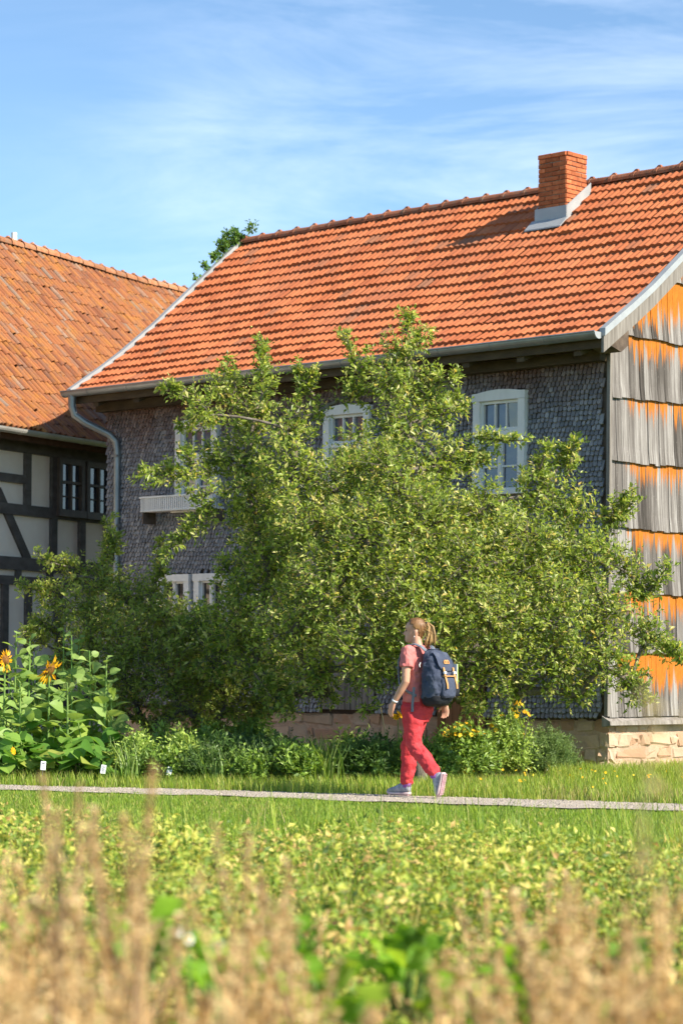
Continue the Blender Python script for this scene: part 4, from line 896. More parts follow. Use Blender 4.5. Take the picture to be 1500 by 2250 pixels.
def squash(px, dep, rad, hgt, nl, label, sz=.24, flower=0, mat='squash_leaf', nm='squash_plant', cat='plant', grp='leafy squash plants in the bed'):
    b = base_at(px, dep); root = empty(nm, (b[0], b[1], 0)); tag(root, label, cat, grp)
    a = rng.uniform(0, 6.28, nl); rr = rad*np.sqrt(rng.random(nl)); z = hgt*rng.uniform(.45, 1.0, nl)*(1-.35*(rr/rad)**2)
    P = np.stack([np.cos(a)*rr, np.sin(a)*rr, z], 1); d = np.stack([np.cos(a), np.sin(a), rng.uniform(-.25, .25, nl)], 1)+rng.normal(0, .3, (nl, 3)); up = rng.normal(0, .3, (nl, 3))+[.1, -.35, 1]
    me = np_mesh('leaf', BL_V*[1.12, 1, 1], BL_F, np.zeros(len(BL_V))); me.materials.append(MAT[mat]); Rm = frame(d, up); s = sz*rng.uniform(.7, 1.2, nl)
    for i in range(nl):
        o = link('leaf', me, None, root); m = Matrix((Rm[i]*s[i]).tolist()).to_4x4(); m.translation = Vector(P[i].tolist()); o.matrix_local = m
    tubes_obj('stalks', [(bez((P[i][0]*.3, P[i][1]*.3, 0), (P[i][0]*.6, P[i][1]*.6, z[i]*.8), P[i], 4), .007) for i in range(nl)], MAT['stem_green'], root, 4)['kind'] = 'stuff'
    for q in range(flower):
        o = flower_clump('blossom', np.array([P[q]+[0, -.1, .06]]), .05, MAT['petal_gold'], root)
daisy_v = []; daisy_f = []
for i in range(9):
    a = i*2*math.pi/9; c_, s_ = math.cos(a), math.sin(a); b = len(daisy_v)
    daisy_v += [(0, 0, 0), (c_*.6-s_*.24, s_*.6+c_*.24, .12), (c_, s_, .02), (c_*.6+s_*.24, s_*.6-c_*.24, .12)]; daisy_f += [(b, b+3, b+2), (b, b+2, b+1)]
daisy_v = np.array(daisy_v); daisy_f = np.array(daisy_f)
def flower_clump(name, P, size, mat, root, face=(.25, -.6, .75)):
    k = len(P); d = rng.normal(0, .5, (k, 3))+np.array(face); z = nrm(d); x = nrm(np.cross(rng.normal(size=(k, 3)), z)); y = np.cross(z, x)
    Rm = np.stack([x, y, z], -1)*(size*rng.uniform(.75, 1.2, k))[:, None, None]; V, Fc, r, _ = scatter(daisy_v, daisy_f, Rm, P)
    return link(name, np_mesh(name, V, Fc, r), mat, root)
sq = 'broad leaved squash plant sprawling in the bed below the sunflowers'
for px, dep, rad, hgt, nl in ((20, 25.0, .5, .70, 34), (105, 25.0, .5, .66, 34), (190, 25.0, .5, .62, 34), (275, 25.1, .42, .55, 28), (60, 24.6, .42, .44, 28), (150, 24.6, .42, .42, 28), (235, 24.6, .38, .38, 24), (-30, 24.7, .4, .5, 22), (335, 25.0, .36, .5, 20), (10, 24.45, .3, .32, 16)):
    squash(px, dep, rad, hgt, nl, sq, sz=.21, flower=1 if px in (105, 60) else 0)
def shrub(name, label, px, dep, w, h, leaf, mat, shoots, per=10, cat='shrub', group=None, up=.9, ln=.25, narrow=.27, flowers=None, stems=7):
    b = base_at(px, dep); root = empty(name, (b[0], b[1], 0)); tag(root, label, cat, group)
    p, d = ellipsoid_pts(shoots, .25); p[:, 2] = np.abs(p[:, 2]); O = p*[w, w*.8, h]*.9; O[:, 2] += .02
    O *= (1+.14*np.sin(p[:, :1]*9+p[:, 1:2]*7+px))
    D = nrm(d*[.6, .6, .3]+np.array([0, 0, up])*.7+rng.normal(0, .3, (shoots, 3))); Ln = rng.uniform(.6, 1.3, shoots)*ln
    O -= D*(Ln*.4)[:, None]; O[:, 2] = np.maximum(O[:, 2], .02)
    Rm, P = shoots_leaves(O, D, Ln, per, leaf, droop=.1); V, Fc, r, _ = scatter(leaf_v*[narrow/.27, 1, 1], leaf_f, Rm, P); sh = np.repeat(rng.random(shoots), per*4)
    link('foliage', np_mesh('foliage', V, Fc, .6*r+.4*sh), mat, root)
    vt, ft = twig_mesh(np.concatenate([O]), D, Ln, .004); link('twigs', np_mesh('twigs', vt, ft, np.zeros(len(vt))), MAT['stem_green'], root)['kind'] = 'stuff'
    tubes_obj('stems', [(bez((random.gauss(0, w*.1), random.gauss(0, w*.1), 0), (q[0]*.3, q[1]*.3, q[2]*.6), q, 4), [.01, .008, .006, .003]) for q in O[rng.choice(shoots, stems)]], MAT['bark'], root, 4)
    if flowers:
        k, size, fm, zr = flowers; q, _ = ellipsoid_pts(k*4, .8); q[:, 2] = np.abs(q[:, 2]); q = q[q[:, 2] > zr][:k]; flower_clump('blossoms', q*[w, w*.8, h]*1.06, size, fm, root)['kind'] = 'stuff'
    return root
def lm(name, a, b, c_, t=.3): return leafmat(name, [(0, a), (.5, b), (1, c_)], t, .45, .4)
MAT['dk'] = lm('dark_shrub_leaf', (.03, .07, .015), (.065, .13, .025), (.13, .23, .045)); MAT['md'] = lm('green_shrub_leaf', (.08, .16, .02), (.17, .29, .04), (.28, .41, .07)); MAT['lt'] = lm('light_herb_leaf', (.17, .29, .04), (.30, .43, .07), (.42, .52, .12)); MAT['sage'] = lm('rosemary_needle', (.10, .17, .05), (.17, .26, .085), (.26, .36, .13))
shrub('rosemary_bush', 'rounded grey-green rosemary bush with fine needles against the stone plinth', 1195, 27.7, .44, .50, .045, MAT['sage'], 900, 16, up=1.4, ln=.2, narrow=.13)
shrub('flowering_bush', 'dense green bush with a cap of golden yellow flowers beside the rosemary', 1018, 26.6, .36, .58, .07, MAT['md'], 480, 10, flowers=(70, .032, MAT['petal_gold'], .72))
shrub('tall_herb', 'loose light green herb with scattered yellow flowers between rosemary and flowering bush', 1105, 27.3, .30, .72, .06, MAT['lt'], 330, 10, ln=.35, flowers=(8, .035, MAT['petal_gold'], .5))
shrub('tall_flower', 'tall thin stems with golden flowers rising against the apple tree', 1140, 27.2, .16, .92, .05, MAT['lt'], 90, 8, cat='flower', ln=.4, flowers=(26, .042, MAT['petal_gold'], .7))
shrub('dark_shrub', 'small dark glossy shrub next to the light iris clump', 832, 25.0, .28, .48, .055, MAT['dk'], 420, 10)
shrub('dark_shrub', 'dark leafy peony shrub under the apple tree beside the grey boarded hatch', 640, 25.3, .32, .46, .07, MAT['dk'], 380, 10)
for px, dep, w_, h_, mm, lab in ((585, 25.1, .32, .40, 'dk', 'low dark shrub in deep shade under the apple tree'), (520, 24.8, .34, .46, 'dk', 'low dark shrub in deep shade under the apple tree'), (455, 24.7, .34, .50, 'md', 'leafy green perennial behind the right plant label'), (400, 24.9, .32, .50, 'md', 'leafy green perennial between two plant labels'), (345, 25.3, .30, .52, 'lt', 'pale green leafy perennial beside the squash'), (900, 25.6, .3, .44, 'md', 'green bush behind the walking woman'), (950, 24.9, .26, .46, 'md', 'green bush against the flowering bush'), (560, 26.3, .4, .62, 'md', 'tall green perennial by the stone plinth'), (470, 26.5, .4, .62, 'lt', 'light tall perennial by the stone plinth'), (770, 26.1, .26, .50, 'lt', 'broad pale green herb against the stone plinth')):
    shrub('garden_shrub', lab, px, dep, w_, h_, .075, MAT[mm], int(300*w_/.3), 9, group='perennials in the bed under the apple tree')
for i, (px, dep, w_, h_, mm) in enumerate(((300, 24.4, .20, .46, 'lt'), (352, 24.2, .24, .28, 'md'), (400, 24.3, .16, .50, 'lt'), (448, 24.1, .22, .36, 'dk'), (500, 24.3, .26, .44, 'dk'), (545, 24.0, .16, .26, 'md'), (590, 24.2, .24, .42, 'dk'), (648, 24.1, .18, .34, 'md'), (800, 24.4, .20, .42, 'dk'), (880, 24.7, .22, .40, 'md'))):
    lab = {'lt': 'slender pale green perennial catching the sun at the edge of the bed', 'md': 'mid green low perennial at the edge of the bed along the verge', 'dk': 'dark green bushy perennial at the edge of the bed along the verge'}[mm]
    shrub('garden_perennial', lab, px, dep, w_, h_, random.choice((.05, .065, .085)), MAT[mm], int(150+260*w_*h_/.09*.5), 9, group='perennials along the verge', up=1.3, ln=.34)
MAT['iris'] = leafmat('iris_blade', [(0, (.10, .20, .03)), (.5, (.20, .33, .06)), (1, (.36, .46, .14))], .42, .45, .4)
def iris(px, dep, w_, h_, k, label):
    b = base_at(px, dep); root = empty('iris_clump', (b[0], b[1], 0)); tag(root, label, 'plant', 'iris clumps in the bed')
    V, Fc, r, _ = blades(rng.normal(0, w_, k), rng.normal(0, w_*.7, k), h_*.6, h_*1.1, .022, 0, .35); link('blades', np_mesh('blades', V, Fc, r), MAT['iris'], root)
for px, dep, w_, h_, k, lab in ((725, 24.6, .17, .52, 150, 'light green clump of sword-shaped iris leaves in the sun'), (690, 24.9, .08, .40, 50, 'small thin iris clump beside the peony shrub'), (262, 24.6, .06, .48, 40, 'upright dark iris clump by the middle plant label'), (285, 24.0, .06, .46, 40, 'slender iris clump between squash and perennials'), (705, 24.3, .13, .5, 110, 'bright upright iris clump at the sunny end of the bed'), (470, 24.0, .06, .4, 40, 'thin iris tuft among the dark perennials'), (620, 24.6, .05, .36, 36, 'short iris tuft in front of the dark shrub'), (760, 24.7, .07, .46, 46, 'iris tuft leaning beside the small dark shrub')): iris(px, dep, w_, h_, k, lab)
# marigolds and single blooms
b = base_at(835, 25.0); root = empty('marigold_patch', (b[0], b[1], 0)); tag(root, 'low patch of small yellow marigolds in the grass', 'flower')
k = 26; P = np.stack([rng.normal(0, .16, k), rng.normal(0, .15, k), rng.uniform(.10, .20, k)], 1); flower_clump('blossoms', P, .022, MAT['petal_gold'], root)
V, Fc, r, _ = blades(np.repeat(P[:, 0], 4), np.repeat(P[:, 1], 4), .10, .2, .008); link('leaves', np_mesh('leaves', V, Fc, r), MAT['grass'], root)
b = base_at(872, 26.0); root = empty('yellow_flower', (b[0], b[1], 0)); tag(root, 'single yellow bloom on a thin stem in front of the stone plinth', 'flower')
z = W(872, 1572, 26.0)[2]; tubes_obj('stem', [([(0, 0, 0), (.02, 0, z*.5), (0, 0, z)], .005)], MAT['stem_green'], root, 5); flower_clump('blossoms', np.array([(0, 0, z), (-.02, 0, z-.02), (.02, 0, z+.015), (.03, -.01, z-.01)]), .045, MAT['petal_gold'], root)
a_, b_ = W(836, 1555, 25.6), W(842, 1600, 25.6); root = empty('garden_stake', (float(b_[0]), float(b_[1]), 0)); tag(root, 'thin pale bamboo stake leaning in front of the plinth', 'stake')
MAT['cane'] = simple('bamboo_cane', [(.3, (.45, .33, .18)), (.7, (.58, .46, .28))], 8, 4, .6, .3, .1, var=.1)
tubes_obj('cane', [([(.09, 0, 0), (.01, 0, b_[2]), (a_[0]-b_[0], 0, a_[2])], .007)], MAT['cane'], root, 6)
# plant labels on wire stakes
MAT['labelw'] = simple('label_plate', [(.3, (.74, .76, .80)), (.7, (.82, .84, .86))], 3, 3, .4, .4, 0, var=0); MAT['ink'] = simple('label_ink', [(.3, (.10, .11, .14)), (.7, (.14, .15, .18))], 3, 2, .7, .2, 0, var=0)
for px, py, tilt, lab in ((95, 1689, .06, 'white plant label on a stake in front of the squash leaves'), (227, 1697, .16, 'white plant label on a stake beside the dark upright iris clump'), (372, 1701, .30, 'tilted white plant label on a stake in front of the green perennials')):
    c = W(px, py-6, 24.0); root = empty('plant_label', (float(c[0]), float(c[1]), 0)); tag(root, lab, 'label', 'plant labels along the bed')
    tubes_obj('stake', [([(-math.sin(tilt)*c[2], .012, 0), (-math.sin(tilt)*.06, .012, c[2])], .003)], MAT['zinc'], root, 5)
    pl_ = box('plate', (-.026, -.003, -.046), (.026, .003, .046), MAT['labelw'], root, bev=.002); pl_.location = (0, 0, c[2]); pl_.rotation_euler = (-.25, tilt, .1)
    for j, (u0, u1, v0, v1) in enumerate(((-.014, .014, .018, .030), (-.016, .012, .004, .008), (-.016, .015, -.006, -.002), (-.014, .008, -.018, -.012), (-.010, .012, -.032, -.026))):
        q = box('print_line', (u0, -.0046, v0), (u1, -.0032, v1), MAT['ink'], pl_)
# small yellow flowers dotted in the verge grass
k = 40; x = rng.uniform(1.3, 4.0, k); y = path_far(x)+rng.uniform(.6, 3.6, k); root = tag(empty('hawkbit_flowers', (2.4, 23, 0)), 'small yellow wildflowers dotted through the verge grass', 'flower', kind='stuff')
flower_clump('blossoms', np.stack([x-2.4, y-23, rng.uniform(.10, .2, k)], 1), .015, MAT['petal_gold'], root)
# ================================================================ walking woman with backpack
MAT['skin'] = simple('skin', [(.3, (.52, .27, .18)), (.7, (.60, .33, .23))], 5, 4, .55, .35, .08, .003, var=0)
MAT['shirt'] = simple('pink_cotton', [(.3, (.52, .15, .15)), (.5, (.60, .19, .18)), (.7, (.66, .24, .22))], 7, 5, .9, .15, .5, .012, (1, 1, .6), var=0, bscale=14)
MAT['trousers'] = simple('red_trousers', [(.3, (.46, .035, .045)), (.55, (.56, .05, .06)), (.75, (.64, .08, .085))], 7, 4, .8, .25, .8, .02, (1, 1, 1.6), var=0, bscale=12)
MAT['navy'] = simple('navy_canvas', [(.3, (.034, .045, .078)), (.55, (.062, .076, .12)), (.75, (.11, .125, .17))], 9, 5, .85, .2, .9, .02, (1, 1, .35), var=0, bscale=13)
MAT['navy_dark'] = simple('dark_base_fabric', [(.3, (.012, .014, .02)), (.7, (.028, .03, .038))], 9, 4, .8, .25, .4, .01, var=0)
MAT['slate'] = simple('slate_strap', [(.3, (.12, .145, .19)), (.7, (.19, .215, .26))], 30, 3, .8, .2, .3, .003, var=0)
MAT['leather'] = simple('tan_leather', [(.3, (.42, .21, .07)), (.7, (.58, .33, .13))], 20, 4, .6, .3, .3, .003, var=0)
MAT['hairm'] = simple('blond_hair', [(.3, (.10, .045, .016)), (.5, (.21, .10, .036)), (.7, (.38, .20, .075))], 16, 5, .5, .5, .8, .006, (1.2, 1.2, .18), var=.5, bscale=40)
MAT['hairtip'] = simple('light_blond_hair', [(.3, (.30, .17, .06)), (.5, (.50, .31, .12)), (.7, (.66, .45, .20))], 22, 5, .5, .5, .8, .006, (1.6, 1.6, .14), var=.4, bscale=46)
MAT['shoe'] = simple('grey_shoe_mesh', [(.3, (.20, .22, .27)), (.7, (.38, .40, .46))], 30, 4, .85, .2, .5, .004, var=0)
MAT['sole'] = simple('pale_sole', [(.3, (.50, .36, .37)), (.7, (.68, .56, .56))], 14, 3, .9, .15, .3, .004, var=0)
MAT['purple'] = simple('purple_trim', [(.3, (.24, .08, .32)), (.7, (.34, .13, .42))], 9, 3, .8, .2, .2, .003, var=0)
MAT['treadm'] = simple('pink_tread', [(.3, (.40, .22, .26)), (.7, (.55, .36, .38))], 30, 3, .9, .15, .2, .003, var=0)
MAT['eye'] = simple('dark_eye', [(.3, (.02, .015, .012)), (.7, (.04, .03, .025))], 5, 2, .3, .5, 0, var=0)
MAT['lip'] = simple('lip', [(.3, (.42, .14, .12)), (.7, (.48, .17, .15))], 5, 2, .5, .4, 0, var=0)
PB = W(915, 1750, 22.15); PANG = math.atan2(math.sin(R_(38)), -math.cos(R_(38)))
woman = empty('person', (float(PB[0]), float(PB[1]), .012), PANG)
tag(woman, 'woman in pink t-shirt and red trousers with blond ponytail walking along the path', 'person')
def ring_loft(bm, secs, n=16, p=2.0):
    rings = []
    for c, A, B in secs:
        c, A, B = Vector(c), Vector(A), Vector(B); rg = []
        for i in range(n):
            a = 2*math.pi*i/n; ca, sa = math.cos(a), math.sin(a)
            ca = math.copysign(abs(ca)**(2/p), ca); sa = math.copysign(abs(sa)**(2/p), sa)
            rg.append(bm.verts.new(c+A*ca+B*sa))
        rings.append(rg)
    for r0, r1 in zip(rings, rings[1:]):
        for i in range(n): bm.faces.new((r0[i], r0[(i+1) % n], r1[(i+1) % n], r1[i]))
    bm.faces.new(rings[0][::-1]); bm.faces.new(rings[-1]); return rings
def limb(bm, pts, n=12, squash=1.0, ref=(1, 0, 0)):
    """pts: (x,y,z,r); circular sections across the path"""
    P = [Vector(q[:3]) for q in pts]; secs = []
    for i, q in enumerate(pts):
        t = (P[min(i+1, len(P)-1)]-P[max(i-1, 0)]).normalized(); a = t.cross(Vector(ref))
        if a.length < .2: a = t.cross(Vector((0, 1, .2)))
        a.normalize(); b = t.cross(a).normalized(); secs.append((P[i], a*q[3], b*q[3]*squash))
    ring_loft(bm, secs, n)
def torso(bm, secs, p=2.3, n=20): ring_loft(bm, [((f, 0, z), (b, 0, 0), (0, a, 0)) for z, f, a, b in secs], n, p)
def remesh(o, vox, smooth=4, fac=.5):
    m = o.modifiers.new('remesh', 'REMESH'); m.mode = 'VOXEL'; m.voxel_size = vox; m.use_smooth_shade = True
    s = o.modifiers.new('smooth', 'SMOOTH'); s.iterations = smooth; s.factor = fac; return o
def cloth_noise(o, strength, size):
    t = bpy.data.textures.new('folds', 'CLOUDS'); t.noise_scale = size; t.noise_depth = 2
    d = o.modifiers.new('folds', 'DISPLACE'); d.texture = t; d.strength = strength; d.mid_level = .5; d.texture_coords = 'LOCAL'; return o
def creases(o, strength, size):
    t = bpy.data.textures.new('creases', 'MARBLE'); t.noise_scale = size; t.noise_depth = 1; t.turbulence = 6; t.marble_type = 'SHARP'
    d = o.modifiers.new('creases', 'DISPLACE'); d.texture = t; d.strength = strength; d.mid_level = .5; d.texture_coords = 'LOCAL'; return o
HD = R_(28)                                   # head turned to her left
hc, hs = math.cos(HD), math.sin(HD); HZ = 1.445; HF, HL = .035, .0
def hp(f, l, z): return (HF+f*hc-l*hs, HL+f*hs+l*hc, HZ+z)
HS = [(-.004, .060, .035, .018), (.004, .086, .02, .030), (.022, .094, -.005, .044), (.045, .0915, -.03, .054), (.068, .0915, -.062, .062), (.092, .086, -.085, .067), (.115, .0855, -.097, .071), (.132, .093, -.102, .0735), (.160, .089, -.104, .074), (.185, .074, -.095, .069), (.208, .046, -.073, .054), (.222, .015, -.045, .033), (.228, -.01, -.02, .010)]
def head_secs(sc=1.0, add=0.0):
    out = []
    for z, fr, bk, w_ in HS:
        c = (fr+bk)/2; h = (fr-bk)/2+add; w2 = w_+add
        out.append((hp(c, 0, z+(add if z > .2 else 0)), Vector((hc, hs, 0))*h, Vector((-hs, hc, 0))*w2))
    return out
# ---- joints (forward, left, up)
LSH, LEL, LWR = (0.0, .165, 1.365), (-.015, .205, 1.08), (.115, .215, .885)
RSH, REL, RWR = (0.0, -.165, 1.365), (-.135, -.205, 1.10), (-.165, -.215, .875)
LHIP, LKN, LAN = (0, .085, .86), (-.03, .085, .467), (-.30, .09, .215)
RHIP, RKN, RAN = (0, -.085, .86), (.16, -.08, .455), (.175, -.08, .09)
bm = bmesh.new()
torso(bm, [(.74, 0, .12, .09), (.82, 0, .145, .10), (.92, 0, .135, .095), (1.02, .01, .115, .08), (1.12, .015, .125, .088), (1.24, .015, .14, .092), (1.33, 0, .15, .075), (1.385, -.005, .12, .055), (1.41, -.005, .07, .048)])
limb(bm, [(-.01, 0, 1.38, .056), (.0, 0, 1.42, .049), (.012, .0, 1.46, .048), (.02, .005, 1.51, .05)])
for SH, EL, WR in ((LSH, LEL, LWR), (RSH, REL, RWR)):
    limb(bm, [(SH[0], SH[1]*.75, SH[2]+.005, .052), (*SH, .052), (SH[0]*.6+EL[0]*.4, SH[1]*.6+EL[1]*.4, SH[2]*.6+EL[2]*.4, .045), (*EL, .037), (EL[0]*.6+WR[0]*.4, EL[1]*.6+WR[1]*.4, EL[2]*.6+WR[2]*.4, .036), (*WR, .0245), ])
for HI, KN, AN in ((LHIP, LKN, LAN), (RHIP, RKN, RAN)):
    limb(bm, [(*HI, .08), (HI[0]*.5+KN[0]*.5, HI[1]*.5+KN[1]*.5, HI[2]*.5+KN[2]*.5, .062), (*KN, .048), (KN[0]*.6+AN[0]*.4, KN[1]*.6+AN[1]*.4, KN[2]*.6+AN[2]*.4, .044), (*AN, .032)])
ring_loft(bm, head_secs(), 20, 2.15)
# nose, brow, lips, ears
ring_loft(bm, [(hp(.080, 0, .120), Vector((hc, hs, 0))*.012, Vector((-hs, hc, 0))*.008), (hp(.092, 0, .100), Vector((hc, hs, 0))*.014, Vector((-hs, hc, 0))*.010), (hp(.100, 0, .080), Vector((hc, hs, 0))*.017, Vector((-hs, hc, 0))*.014), (hp(.092, 0, .070), Vector((hc, hs, 0))*.014, Vector((-hs, hc, 0))*.013)], 10)
for s in (1, -1):
    ring_loft(bm, [(hp(-.008, s*.066, .062), Vector((hc, hs, 0))*.008, Vector((-hs, hc, 0))*.008), (hp(-.014, s*.073, .080), Vector((hc, hs, 0))*.015, Vector((-hs, hc, 0))*.009), (hp(-.018, s*.076, .105), Vector((hc, hs, 0))*.018, Vector((-hs, hc, 0))*.009), (hp(-.018, s*.070, .122), Vector((hc, hs, 0))*.010, Vector((-hs, hc, 0))*.006)], 10)
# hands: palm, four fingers, thumb
def hand(WR, EL, side, curl):
    w_ = Vector(WR); d = (w_-Vector(EL)).normalized(); d = (d*.8+Vector((.05, 0, -.5))).normalized(); pn = Vector((-.25, -side, 0)); pn = (pn-d*pn.dot(d)).normalized(); x = d.cross(pn).normalized()
    if x.x < 0: x = -x                        # x: towards the thumb side (forward)
    ring_loft(bm, [(w_-d*.01, x*.022, pn*.019), (w_+d*.03, x*.033, pn*.017), (w_+d*.065, x*.039, pn*.016), (w_+d*.088, x*.037, pn*.013)], 12)
    for off, l, r in ((.029, .068, .0088), (.0095, .077, .0092), (-.0105, .072, .0088), (-.0295, .056, .0078)):
        q0 = w_+d*.082+x*off; d1 = (d+pn*curl*.55).normalized(); d2 = (d+pn*curl*1.5).normalized(); d3 = (d*.6+pn*curl*2.2).normalized()
        q1 = q0+d1*l*.45; q2 = q1+d2*l*.32; q3 = q2+d3*l*.25
        limb(bm, [(*q0, r*1.05), (*q1, r), (*q2, r*.9), (*q3, r*.75)], 8)
    q0 = w_+d*.025+x*.026; q1 = q0+(d*.6+x*.7+pn*.25).normalized()*.038; q2 = q1+(d+x*.2+pn*.3).normalized()*.032
    limb(bm, [(*q0, .0125), (*q1, .0105), (*q2, .008)], 8)
hand(LWR, LEL, 1, .45); hand(RWR, REL, -1, .75)
body = bm_obj('body', bm, MAT['skin'], woman, True); remesh(body, .0065, 3)
# face details
def blob(name, c, r, mat, parent):
    bm = bmesh.new(); bmesh.ops.create_uvsphere(bm, u_segments=10, v_segments=8, radius=1)
    for v in bm.verts: v.co = Vector((v.co.x*r[0], v.co.y*r[1], v.co.z*r[2]))
    o = bm_obj(name, bm, mat, parent, True); o.location = c; o.rotation_euler = (0, 0, HD); return o
for s in (1, -1):
    blob('eye', hp(.0765, s*.030, .112), (.008, .013, .007), MAT['eye'], woman); blob('eyebrow', hp(.084, s*.032, .131), (.008, .018, .004), MAT['hairm'], woman)
blob('lips', hp(.0925, 0, .043), (.006, .020, .009), MAT['lip'], woman)
blob('earring', hp(-.006, .078, .056), (.004, .004, .008), MAT['labelw'], woman)
# hair: cap behind the hairline, ponytail
bm = bmesh.new()
def hair_ok(f, z): return z > .192 or (z > .165 and f < .058) or (z > .135 and f < .028) or (z > .118 and f < .006) or (z > .055 and f < -.036) or (z > .03 and f < -.05)
zz = np.linspace(.03, .228, 22); rgs = []
for z in zz:
    fr, bk, w_ = [np.interp(z, [q[0] for q in HS], [q[i] for q in HS]) for i in (1, 2, 3)]
    if z < .08: bk = min(bk, -.075+(.08-z)*.3); w_ = max(w_, .056)
    c_, h_ = (fr+bk)/2, (fr-bk)/2+.010; w_ += .009; rg = []
    for i in range(32):
        a = 2*math.pi*i/32; f, l = c_+h_*math.cos(a), w_*math.sin(a); rg.append((bm.verts.new(hp(f, l, z+(.009 if z > .2 else .0))), f, z))
    rgs.append(rg)
for r0, r1 in zip(rgs, rgs[1:]):
    for i in range(32):
        q = (r0[i], r0[(i+1) % 32], r1[(i+1) % 32], r1[i])
        if all(hair_ok(v[1], v[2]) for v in q): bm.faces.new([v[0] for v in q])
bm.faces.new([v[0] for v in rgs[-1]])
for v in [v for v in bm.verts if not v.link_faces]: bm.verts.remove(v)
hair = bm_obj('hair', bm, MAT['hairm'], woman, True); sol = hair.modifiers.new('solid', 'SOLIDIFY'); sol.thickness = .012; sol.offset = -1; sb = hair.modifiers.new('sub', 'SUBSURF'); sb.levels = sb.render_levels = 1
bm = bmesh.new()
for i in range(26):
    a = random.uniform(0, 6.28); q = math.sqrt(random.random())*.022; ex = random.gauss(0, .018); l2 = random.gauss(0, .014); e = random.uniform(-.055, .0)
    limb(bm, [(*hp(-.095, l2*.2, .178), .006), (*hp(-.125+math.cos(a)*q*.5, math.sin(a)*q*.6, .182), .009), (*hp(-.150+math.cos(a)*q+ex*.3, math.sin(a)*q, .150), .010), (*hp(-.156+math.cos(a)*q+ex*.6, math.sin(a)*q*1.2+l2*.4, .09), .010), (*hp(-.150+math.cos(a)*q*1.1+ex, math.sin(a)*q*1.4+l2, .03), .009), (*hp(-.138+math.cos(a)*q*1.3+ex*1.2, math.sin(a)*q*1.5+l2, e), .003)], 6)
for i in range(34):                            # loose strands
    a = random.uniform(-.05, .05); z0 = random.uniform(.10, .2); f0 = random.uniform(-.10, -.03)
    limb(bm, [(*hp(f0, a*.9, z0), .0016), (*hp(f0-.05, a*1.1+random.gauss(0, .01), z0-.02), .0016), (*hp(-.15+random.gauss(0, .03), a*.8+random.gauss(0, .02), z0-.09), .0014), (*hp(-.14+random.gauss(0, .035), a+random.gauss(0, .03), z0-.16+random.gauss(0, .03)), .0008)], 4)
bm_obj('ponytail', bm, MAT['hairtip'], woman, True); blob('hair_tie', hp(-.108, 0, .180), (.012, .017, .018), MAT['navy_dark'], woman)
# ---- shirt
bm = bmesh.new()
torso(bm, [(.885, .0, .158, .116), (.93, .0, .156, .114), (1.02, .01, .145, .106), (1.12, .018, .148, .112), (1.24, .018, .158, .115), (1.33, .0, .165, .092), (1.385, -.005, .128, .068), (1.415, -.005, .075, .058)])
for SH, EL in ((LSH, LEL), (RSH, REL)):
    limb(bm, [(SH[0], SH[1]*.7, SH[2]+.004, .063), (SH[0], SH[1], SH[2], .067), (*[SH[i]*.72+EL[i]*.28 for i in range(3)], .065), (*[SH[i]*.47+EL[i]*.53 for i in range(3)], .066)])
shirt = bm_obj('t_shirt', bm, MAT['shirt'], woman, True); remesh(shirt, .009, 3); cloth_noise(shirt, .020, .06); creases(shirt, .010, .05)
# ---- trousers
bm = bmesh.new()
torso(bm, [(.70, 0, .10, .10), (.76, 0, .150, .125), (.83, -.005, .165, .130), (.90, 0, .150, .115), (.935, 0, .145, .110)])
def mixp(a, b, t): return tuple(a[i]*(1-t)+b[i]*t for i in range(3))
for HI, KN, AN, rr in ((LHIP, LKN, LAN, 1.0), (RHIP, RKN, RAN, 1.0)):
    back = (-.018, 0, 0)
    limb(bm, [(*HI, .098), (*mixp(HI, KN, .3), .097), (*mixp(HI, KN, .65), .084), (*mixp(HI, KN, .93), .075), (*mixp(KN, AN, .12), .074), (*[a+b for a, b in zip(mixp(KN, AN, .4), back)], .074), (*mixp(KN, AN, .75), .067), (*mixp(KN, AN, .90), .058), (*mixp(KN, AN, .97), .045)], 14)
tr = bm_obj('trousers', bm, MAT['trousers'], woman, True); remesh(tr, .009, 3); cloth_noise(tr, .024, .07); creases(tr, .009, .06)
for q, (c0, c1) in enumerate(((.13, .09),)):
    pass
box('belt', (.085, -.10, .905), (.118, .10, .93), MAT['navy_dark'], woman)
